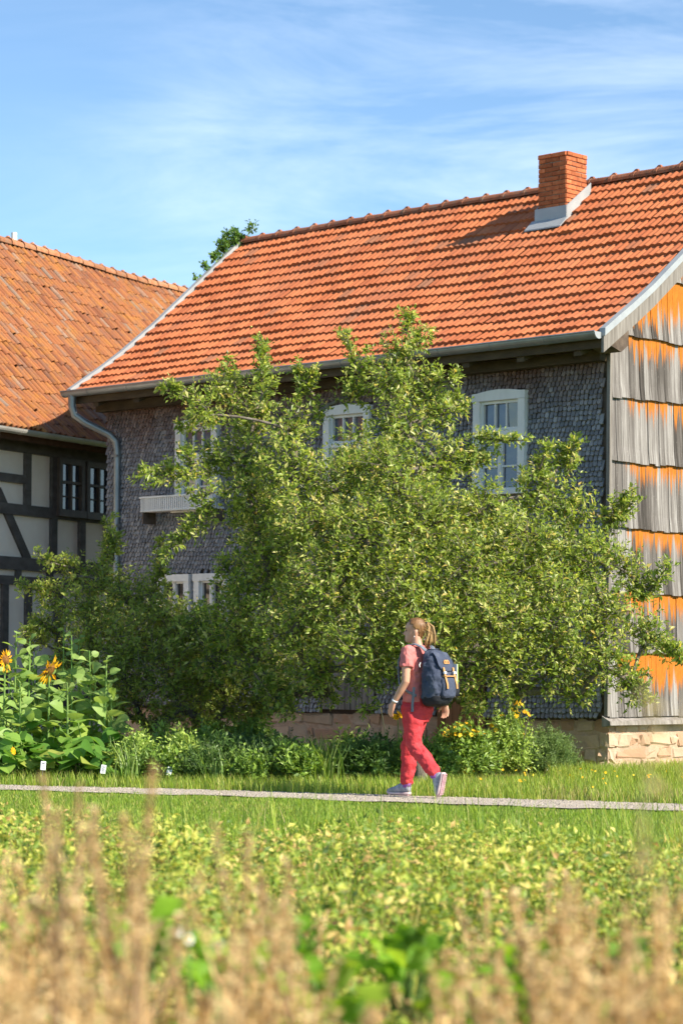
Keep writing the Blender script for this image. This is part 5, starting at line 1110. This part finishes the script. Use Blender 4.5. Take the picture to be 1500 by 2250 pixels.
# ---- shoes
def shoe(heel, toe, up, sidev):
    h, t, u, s = map(Vector, (heel, toe, up, sidev)); d = t-h; sh = empty('shoe'); sh.parent = woman
    bm = bmesh.new(); ring_loft(bm, [(h+d*q+u*(.012+zc), u*hz, s*w_) for q, zc, hz, w_ in ((.0, .030, .028, .026), (.06, .045, .045, .036), (.25, .052, .052, .037), (.42, .045, .046, .038), (.6, .032, .034, .043), (.8, .024, .025, .044), (.95, .018, .018, .034), (1.0, .014, .010, .018))], 14)
    o = bm_obj('upper', bm, MAT['shoe'], sh, True)
    bm = bmesh.new(); limb(bm, [(*(h+d*.16+u*.06), .041), (*(h+d*.15+u*.095), .043), (*(h+d*.13+u*.115), .046)]); bm_obj('collar', bm, MAT['purple'], sh, True)
    bm = bmesh.new(); ring_loft(bm, [(h+d*q+u*zc, u*.014, s*w_) for q, zc, w_ in ((-.04, .006, .022), (.03, .003, .036), (.25, .002, .038), (.45, .003, .038), (.65, .002, .045), (.85, .004, .045), (.98, .012, .034), (1.04, .018, .014))], 14, 3.0)
    bm_obj('sole', bm, MAT['sole'], sh, True)
    bm = bmesh.new()
    for q in np.arange(.04, .97, .095):
        for l in (-.55, 0, .55):
            c = h+d*q+s*(l*.040)-u*.012; mm = Matrix((s.normalized(), d.normalized(), u.normalized())).transposed().to_4x4(); mm.translation = c; add_box(bm, (-.009, -.007, -.006), (.009, .007, .006), 0, mm)
    bm_obj('tread', bm, MAT['treadm'], sh)
shoe((.135, -.08, .02), (.385, -.07, .016), (0, 0, 1), (0, 1, 0))
hl = Vector((-.375, .09, .235)); td = Vector((.15, 0, -.985)).normalized(); shoe(hl, hl+td*.215+Vector((.012, 0, .0)), Vector((.985, 0, .15)).normalized()*1.0, (0, 1, 0))
bm = bmesh.new(); w_ = Vector(LWR)+(Vector(LEL)-Vector(LWR)).normalized()*.02; ax = (Vector(LEL)-Vector(LWR)).normalized(); limb(bm, [(*(w_-ax*.008), .029), (*(w_+ax*.008), .030)], 14); bm_obj('wristband', bm, MAT['labelw'], woman, True)
# ---- backpack
pack = empty('backpack', (float(PB[0]), float(PB[1]), .012), PANG)
tag(pack, 'navy blue hiking backpack with tan leather straps worn by the walking woman', 'backpack')
PX, PDZ = -.235, -.0
def psec(z, f, a, b): return ((f, 0, z), (b, 0, 0), (0, a, 0))
bm = bmesh.new(); ring_loft(bm, [psec(*q) for q in ((.865, -.20, .085, .055), (.885, -.215, .125, .085), (.94, -.228, .150, .108), (1.03, -.235, .158, .118), (1.13, -.232, .156, .115), (1.23, -.215, .143, .096), (1.31, -.195, .122, .074), (1.355, -.18, .098, .054), (1.375, -.172, .07, .036))], 28, 3.0)
pb = bm_obj('pack_body', bm, MAT['navy'], pack, True); remesh(pb, .008, 2); cloth_noise(pb, .030, .06); creases(pb, .014, .05)
bm = bmesh.new(); ring_loft(bm, [psec(*q) for q in ((.850, -.20, .075, .05), (.868, -.212, .128, .09), (.905, -.226, .150, .112), (.955, -.231, .158, .119))], 28, 3.0)
pb2 = bm_obj('pack_base', bm, MAT['navy_dark'], pack, True); remesh(pb2, .008, 2); cloth_noise(pb2, .008, .06)
bm = bmesh.new(); ring_loft(bm, [((f, 0, z), (.010, 0, .004), (0, a, 0)) for f, z, a in ((-.14, 1.372, .06), (-.19, 1.388, .09), (-.25, 1.355, .115), (-.30, 1.295, .126), (-.330, 1.225, .122), (-.342, 1.18, .08))], 16, 3.0)
fl = bm_obj('lid', bm, MAT['navy'], pack, True); remesh(fl, .007, 3); cloth_noise(fl, .014, .05)
bm = bmesh.new(); ring_loft(bm, [psec(*q) for q in ((.93, -.335, .075, .035), (.95, -.345, .098, .042), (1.02, -.352, .105, .044), (1.10, -.348, .100, .038), (1.13, -.340, .09, .026))], 20, 3.2)
fp = bm_obj('front_pocket', bm, MAT['navy'], pack, True); remesh(fp, .007, 2); cloth_noise(fp, .012, .05)
box('pocket_trim', (-.385, -.085, 1.128), (-.335, .085, 1.140), MAT['leather'], pack, bev=.003)
for y in (.075, -.075):
    bm = bmesh.new(); ring_loft(bm, [((f, y, z), (.004, 0, .001), (0, .013, 0)) for f, z in ((-.352, 1.215), (-.362, 1.17), (-.378, 1.12), (-.398, 1.06), (-.402, 1.02))], 8, 4.0); bm_obj('strap', bm, MAT['leather'], pack)
    box('buckle', (-.378, y-.017, 1.155), (-.362, y+.017, 1.178), MAT['labelw'], pack, bev=.003)
# leather patch with an arched emblem
bm = bmesh.new(); pr = [(-.042, -.014), (.042, -.014), (.044, .004), (.030, .022), (.012, .026), (0, .020), (-.012, .026), (-.030, .022), (-.044, .004)]
add_prism(bm, pr, -.003, .003, lambda p, t: (t, p[0], p[1])); pt = bm_obj('patch', bm, MAT['leather'], pack); pt.location = (-.330, 0, 1.262); pt.rotation_euler = (0, R_(15), 0)
for y in (-.020, .020): q = box('patch_mark', (-.005, y-.010, -.006), (-.0035, y+.010, .010), MAT['browndoor'], pt, bev=.0005)
# shoulder straps
for y in (.085, -.085):
    bm = bmesh.new(); P = [(-.15, y*.85, 1.365), (-.10, y*.95, 1.408), (-.04, y*1.12, 1.430), (.03, y*1.2, 1.420), (.085, y*1.25, 1.37), (.125, y*1.3, 1.27), (.128, y*1.4, 1.16), (.10, y*1.75, 1.06), (.0, y*1.98, .99), (-.10, y*1.85, .95)]
    secs = []
    for i, q in enumerate(P):
        t = Vector(P[min(i+1, len(P)-1)])-Vector(P[max(i-1, 0)]); t.normalize(); s = Vector((0, 1, 0)) if i < 6 else Vector((.3, .35, .85)); s = (s-t*s.dot(t)).normalized(); n_ = t.cross(s).normalized(); secs.append((q, s*(.030 if i < 6 else .014), n_*.008))
    ring_loft(bm, secs, 10, 3.5); bm_obj('shoulder_strap', bm, MAT['slate'], pack, True)
bm = bmesh.new(); ring_loft(bm, [((f, .172, z), (.015, 0, 0), (0, .004, 0)) for f, z in ((-.085, 1.03), (-.080, .96), (-.07, .88), (-.068, .80))], 8, 4.0); bm_obj('hip_strap', bm, MAT['slate'], pack)
bm = bmesh.new(); limb(bm, [(-.15, .162, 1.26, .004), (-.145, .172, 1.235, .005), (-.15, .17, 1.215, .003)], 6); bm_obj('zip_pull', bm, MAT['labelw'], pack)
MAT['mapgreen'] = simple('green_map', [(.3, (.22, .34, .07)), (.7, (.36, .45, .14))], 12, 4, .6, .3, 0, var=0); MAT['bottle'] = simple('blue_bottle', [(.3, (.02, .12, .16)), (.7, (.04, .18, .22))], 4, 2, .3, .5, 0, var=0)
mp_ = empty('folded_map', (float(PB[0]), float(PB[1]), .012), PANG); tag(mp_, 'green folded hiking map tucked in the side pocket of the backpack', 'map')
box('cover', (-.33, -.190, 1.06), (-.22, -.178, 1.25), MAT['mapgreen'], mp_); box('pages', (-.328, -.1775, 1.062), (-.222, -.172, 1.247), MAT['labelw'], mp_)
bt = empty('water_bottle', (float(PB[0]), float(PB[1]), .012), PANG); tag(bt, 'dark blue water bottle in the side pocket of the backpack', 'bottle')
tubes_obj('flask', [([(-.255, -.225, 1.0), (-.255, -.225, 1.16), (-.255, -.225, 1.19)], [.032, .032, .016])], MAT['bottle'], bt, 12); tubes_obj('cap', [([(-.255, -.225, 1.19), (-.255, -.225, 1.215)], [.018, .018])], MAT['navy_dark'], bt, 10)
bm = bmesh.new(); ring_loft(bm, [((-.262, -.195, z), (.062, 0, 0), (0, .066, 0)) for z in (.95, 1.0, 1.08)], 14, 2.5); bm_obj('side_pocket', bm, MAT['navy_dark'], pack, True)
# ================================================================ field in the foreground
MAT['bean_leaf'] = leafmat('yellowing_bean_leaf', [(0, (.08, .16, .02)), (.22, (.24, .34, .04)), (.45, (.50, .50, .09)), (.8, (.74, .66, .20)), (.93, (.56, .42, .14)), (1, (.42, .24, .09))], .32, .5, .4)
MAT['bean_stem'] = simple('bean_stem', [(.3, (.22, .20, .06)), (.7, (.36, .28, .12))], 6, 3, .8, .2, .1, var=.4)
P_, N_ = [], 3000
x = rng.uniform(-4.8, 4.8, N_*3); y = rng.uniform(5.6, 19.5, N_*3); ok = (np.abs(x) < .15*y+2.0) & (y < bed_edge(x)+.9*rng.random(N_*3)**2*np.sign(rng.random(N_*3)-.35)) & (rng.random(N_*3) < np.clip((bed_edge(x)+.5-y)/2.2, .18, 1)* np.clip(.12+1.0*lumps(x*2.3, y*1.6), 0, 1)); x, y = x[ok], y[ok]
k = len(x); nl = 46; hgt = rng.uniform(.10, .46, k)*np.clip(.5+(bed_edge(x)-y)*.16, .4, 1); rad = rng.uniform(.12, .22, k)
p, d = ellipsoid_pts(k*nl, .2); p = p.reshape(k, nl, 3); d = d.reshape(k, nl, 3)
LP = np.stack([x[:, None]+p[..., 0]*rad[:, None], y[:, None]+p[..., 1]*rad[:, None], hgt[:, None]*(.55+.45*p[..., 2])], -1).reshape(-1, 3)
dd = nrm(d*[1, 1, .3]+rng.normal(0, .4, (k, nl, 3))).reshape(-1, 3); up = np.array([.5, -.35, .7])+rng.normal(0, .5, (k*nl, 3)); s = .024+.018*rng.exponential(1.0, k*nl).clip(0, 2.0)
v4 = np.array([(0, 0, 0), (-.27, .40, .10), (0, 1, -.2), (.27, .40, .10), (0, .45, 0)], float); f4 = np.array([(0, 3, 4), (3, 2, 4), (2, 1, 4), (1, 0, 4)])
V, Fc, r, _ = scatter(v4, f4, frame(dd, up)*s[:, None, None], LP); tone = np.repeat(np.clip(.15+.75*rng.random(k)*.6+.35*lumps(x*.8+2, y*.6), 0, 1), nl*5)
# yellowest plants stand together, greener ones towards the lawn
r = np.clip(.45*r+.75*tone-.2, 0, 1)
i_ = rng.choice(k*nl, 26000, replace=False); sb = np.repeat(np.stack([x, y, np.zeros(k)], 1), nl, 0)[i_]; dv = LP[i_]-sb; ln = np.linalg.norm(dv, axis=1); vt, ft = twig_mesh(sb, nrm(dv), ln, .0035)
bo = link('bean_foliage', np_mesh('bean_foliage', V, Fc, r), MAT['bean_leaf']); tag(bo, 'yellowing low bean plants covering the field before the lawn', 'crop', kind='stuff')
tag(link('bean_stems', np_mesh('bean_stems', vt, ft, rng.random(len(vt))), MAT['bean_stem']), 'thin straw-coloured stems of the yellowing bean plants', 'crop', kind='stuff')
# weeds and grass tufts standing up out of the beans
k = 1500; cx_ = rng.uniform(-3.4, 3.4, k); cy_ = rng.uniform(6, 16.8, k); ok = (np.abs(cx_) < .15*cy_+.8) & (rng.random(k) < lumps(cx_*2.3+1, cy_*1.1+3)); cx_, cy_ = cx_[ok], cy_[ok]; k = len(cx_)
V, Fc, r, _ = blades(np.repeat(cx_, 9)+rng.normal(0, .05, k*9), np.repeat(cy_, 9)+rng.normal(0, .05, k*9), .15, .46, .009, 0, .8)
tag(link('field_weeds', np_mesh('field_weeds', V, Fc, np.clip(r*.6+np.repeat(rng.random(k), 45)*.5, 0, 1)), MAT['grass']), 'rough green and straw grass tufts growing among the bean plants', 'weeds', kind='stuff')
# dry seed stalks
MAT['dry'] = leafmat('dry_seed_husk', [(0, (.30, .18, .08)), (.35, (.54, .37, .18)), (.7, (.74, .56, .30)), (1, (.84, .69, .42))], .3, .7, .2)
MAT['drystem'] = simple('dry_stem', [(.3, (.24, .15, .08)), (.7, (.42, .29, .16))], 6, 3, .85, .2, .2, var=.3)
def stalk_parts(h, seeds, spread, branch=3):
    lean = np.array([random.gauss(0, .05), random.gauss(0, .05), 0])*h
    p = np.array([(0, 0, 0), (*(lean[:2]*.4), h*.5), (*lean[:2], h)]); tubes = [(p, [.006, .005, .002])]; O, D, Ln = [], [], []
    paths = [(p[1]*.6+p[2]*.4, p[2], seeds)]
    for b in range(branch):
        t = random.uniform(.35, .75); a = np.array([np.interp(t, [0, .5, 1], p[:, i]) for i in range(3)]); an = random.uniform(0, 6.28); l = h*random.uniform(.18, .36)
        e = a+np.array([math.cos(an)*l*.35, math.sin(an)*l*.35, l]); tubes.append(([a, (a+e)/2+[math.cos(an)*.02, math.sin(an)*.02, 0], e], [.004, .003, .0015])); paths.append((a*.6+e*.4, e, int(seeds*.5)))
    SP = []
    for a, e, k in paths:
        t = rng.random(k)**.9; SP.append(a+(e-a)*t[:, None]+rng.normal(0, spread, (k, 3))*(1.1-t[:, None]*.8))
    return tubes, SP
husk_v = np.array([(0, 0, 0), (-.5, .5, .15), (0, 1, 0), (.5, .5, .15)], float); husk_f = np.array([(0, 3, 2), (0, 2, 1)])
def husks(SP, size):
    k = len(SP); d = rng.normal(size=(k, 3))+[0, 0, .3]; return scatter(husk_v, husk_f, frame(d, rng.normal(size=(k, 3)))*(size*rng.uniform(.6, 1.3, k))[:, None, None], SP)
protos = []
for i in range(8):
    tb, SP = stalk_parts(1.0, 85, .008, random.randint(2, 5)); V, Fc, r, _ = husks(np.concatenate(SP), .014); vs = []
    for pth, rd in tb:
        v, f = tube_np(pth, rd, 4); vs.append((v, np.concatenate([f[:, [0, 1, 2]], f[:, [0, 2, 3]]]), np.full(len(v), .3)))
    protos.append(merge([(V, Fc, r)]+vs))
parts = []
cnt = 0
while cnt < 260:
    y = random.uniform(3.0, 6.4); x = random.uniform(-1, 1)*(.15*y+.6)
    px, _ = proj(np.array([x, y, .5])); g = .5+.5*math.sin(px*.011+.8)+.35*math.sin(px*.027)
    left = .9 if px < 560 else (.22 if px < 1020 else .85)
    if random.random() > (.35+.55*g)*left*(1.0 if y < 5.2 else .6): continue
    hmax = float(np.interp(px, [0, 150, 400, 550, 700, 900, 1100, 1500], [.90, .88, .76, .84, .74, .66, .80, .86]))-.03*(y-3.6)
    h = hmax*random.uniform(.6, 1.0); v, f, r = protos[cnt % 8]; a = random.uniform(0, 6.28); ca, sa = math.cos(a), math.sin(a)
    Rz = np.array([[ca, -sa, 0], [sa, ca, 0], [0, 0, 1]]); w_ = random.uniform(.9, 1.4)
    parts.append(((v*[w_, w_, h])@Rz.T+[x, y, 0], f, np.clip(r+random.gauss(0, .12), 0, 1))); cnt += 1
V, Fc, r = merge(parts); o = link('dry_stalks', np_mesh('dry_stalks', V, Fc, r), MAT['dry']); tag(o, 'mass of dry brown seed stalks along the near edge of the field', 'dry plants', kind='stuff')
# single stalks that stand out above the mass
for px, py, dep, seeds, spread, lab in ((97, 1705, 4.6, 110, .005, 'slim pale dry stalk with one narrow seed head standing above the brown mass'), (172, 1725, 4.4, 110, .006, 'slim pale dry stalk with one narrow seed head standing above the brown mass'), (338, 1680, 4.2, 220, .007, 'tall dark brown dock stalk with a long seed spike, highest of the dry stalks'), (130, 1770, 4.3, 100, .006, 'slim pale dry stalk with one narrow seed head standing above the brown mass'), (205, 1775, 4.5, 100, .006, 'slim pale dry stalk with one narrow seed head standing above the brown mass'), (545, 1830, 4.6, 160, .009, 'branching brown seed stalk beside the gap in the dry mass'), (630, 1890, 4.4, 150, .010, 'bushy brown seed stalk next to the broad green leaves'), (300, 1830, 4.1, 130, .010, 'bushy brown side stalk at the foot of the tall dock stalk')):
    p = W(px, py, dep); root = empty('dry_seed_stalk', (float(p[0]), float(p[1]), 0)); tag(root, lab, 'dry stalk', 'dry seed stalks standing out of the mass')
    tb, SP = stalk_parts(p[2], seeds, spread, 1 if seeds < 150 else 3); top = tb[0][0][-1].copy(); top[2] = 0; tb = [(np.asarray(q)-top, rd) for q, rd in tb]
    tubes_obj('stem', tb, MAT['drystem'], root, 5)
    for sp_ in SP:
        V, Fc, r, _ = husks(sp_-top, .011); link('seed_head', np_mesh('seed_head', V, Fc, np.clip(r*.8+(.35 if seeds < 150 else 0), 0, 1)), MAT['dry'], root)
# feathery dry grass close by at the edge of the view
p = W(1500, 1200, 2.6); root = empty('plume_grass', (float(p[0]), float(p[1]), 0)); tag(root, 'tall feathery straw-coloured grass plume rising close at the field edge', 'grass plume')
tb = []; SPs = []
for i in range(2):
    hh = p[2]*random.uniform(.88, 1.0); ox, oy = random.gauss(.0, .022), random.gauss(0, .03); t = rng.random(46)
    tb.append(([(ox*2, oy, 0), (ox*1.4, oy, hh*.6), (ox, oy, hh)], [.0015, .0015, .001])); SPs.append(np.stack([ox+rng.normal(0, .010, 46), oy+rng.normal(0, .010, 46), hh-.22*t], 1))
MAT['plume'] = leafmat('straw_plume', [(0, (.50, .38, .18)), (1, (.68, .56, .32))], .4, .7, .2)
tubes_obj('stems', tb, MAT['cane'], root, 4); V, Fc, r, _ = husks(np.concatenate(SPs), .012); link('plume', np_mesh('plume', V, Fc, r), MAT['plume'], root)
# green shoots among the dry stalks
MAT['chard'] = leafmat('glossy_green_leaf', [(0, (.14, .30, .02)), (.5, (.22, .42, .03)), (1, (.34, .50, .05))], .5, .55, .3)
for px, py, dep, nl, sz, lab in ((300, 1985, 6.3, 12, 0.113, 'pale green leafy plant among the dry stalks below the tall dock stalk'), (890, 2030, 6.6, 13, 0.108, 'broad bright green leaves of a beet plant in the middle of the field edge'), (1160, 2060, 6.0, 12, 0.103, 'glossy pale green beet leaves between dry stalks'), (700, 2100, 5.8, 13, 0.121, 'large bright green beet leaves beside the bushy brown seed stalk'), (1320, 2080, 5.6, 10, 0.103, 'dull green leafy plant half hidden in dry stalks'), (1210, 2130, 5.2, 10, 0.113, 'dark green leaf cluster low between the dry stalks'), (930, 2090, 6.0, 12, 0.103, 'lime green beet leaves leaning over the beans'), (640, 2010, 6.4, 12, 0.095, 'upright bright beet leaves standing behind the bushy seed stalk'), (745, 2170, 5.3, 12, 0.113, 'low sunlit beet leaves with curled edges near the dry stalks'), (1060, 2140, 5.5, 10, 0.086, 'young beet plant with small bright leaves in the gap of the stalks'), (500, 2060, 5.6, 10, 0.095, 'small yellow-green leafy weed in the brown stalks'), (90, 2000, 6.6, 9, 0.086, 'thin green weed inside the left dry stalks')):
    p = W(px, py, dep); root = empty('beet_plant', (float(p[0]), float(p[1]), 0)); tag(root, lab, 'plant', 'leafy green plants among the dry stalks')
    a = rng.uniform(0, 6.28, nl); d = np.stack([np.cos(a)*.6, np.sin(a)*.6, rng.uniform(.3, 1.1, nl)], 1); P = np.stack([np.cos(a)*.05, np.sin(a)*.05, p[2]-sz*rng.uniform(.4, 1.6, nl)], 1); up = np.stack([-np.cos(a), -np.sin(a)-.3, np.full(nl, .6)], 1)+rng.normal(0, .25, (nl, 3)); Rm = frame(d, up)*(sz*rng.uniform(.8, 1.2, nl))[:, None, None]
    me = np_mesh('leaf', (BL_V+np.stack([np.zeros(len(BL_V)), np.zeros(len(BL_V)), .09*np.sin(BL_V[:, 1]*9)*np.sign(BL_V[:, 0])], 1))*[.7, 1, 1.3], BL_F, np.zeros(len(BL_V)), smooth=True); me.materials.append(MAT['chard'])
    for i in range(nl):
        o = link('leaf', me, None, root); m = Matrix(Rm[i].tolist()).to_4x4(); m.translation = Vector(P[i].tolist()); o.matrix_local = m
    tubes_obj('stalks', [([(0, 0, 0), P[i]*[.5, .5, .6], P[i]], .005) for i in range(nl)], MAT['stem_green'], root, 4)['kind'] = 'stuff'
# chamomile between the stalks
MAT['whitepetal'] = leafmat('white_petal', [(0, (.75, .75, .72)), (1, (.85, .85, .8))], .25, .6, .2)
for px, py, dep in ((390, 2048, 5.2), (478, 2075, 5.0), (415, 2065, 5.3), (285, 2030, 5.6)):
    p = W(px, py, dep); root = empty('chamomile', (float(p[0]), float(p[1]), 0)); tag(root, 'small white chamomile daisy blooming between the dry stalks', 'flower', 'chamomile daisies in the dry stalks')
    tubes_obj('stem', [([(0, 0, 0), (.01, 0, p[2]*.5), (0, 0, p[2])], .0025)], MAT['stem_green'], root, 4); flower_clump('petals', np.array([(0, 0, p[2])]), .014, MAT['whitepetal'], root); flower_clump('disc', np.array([(0, -.002, p[2]+.003)]), .006, MAT['petal_gold'], root)
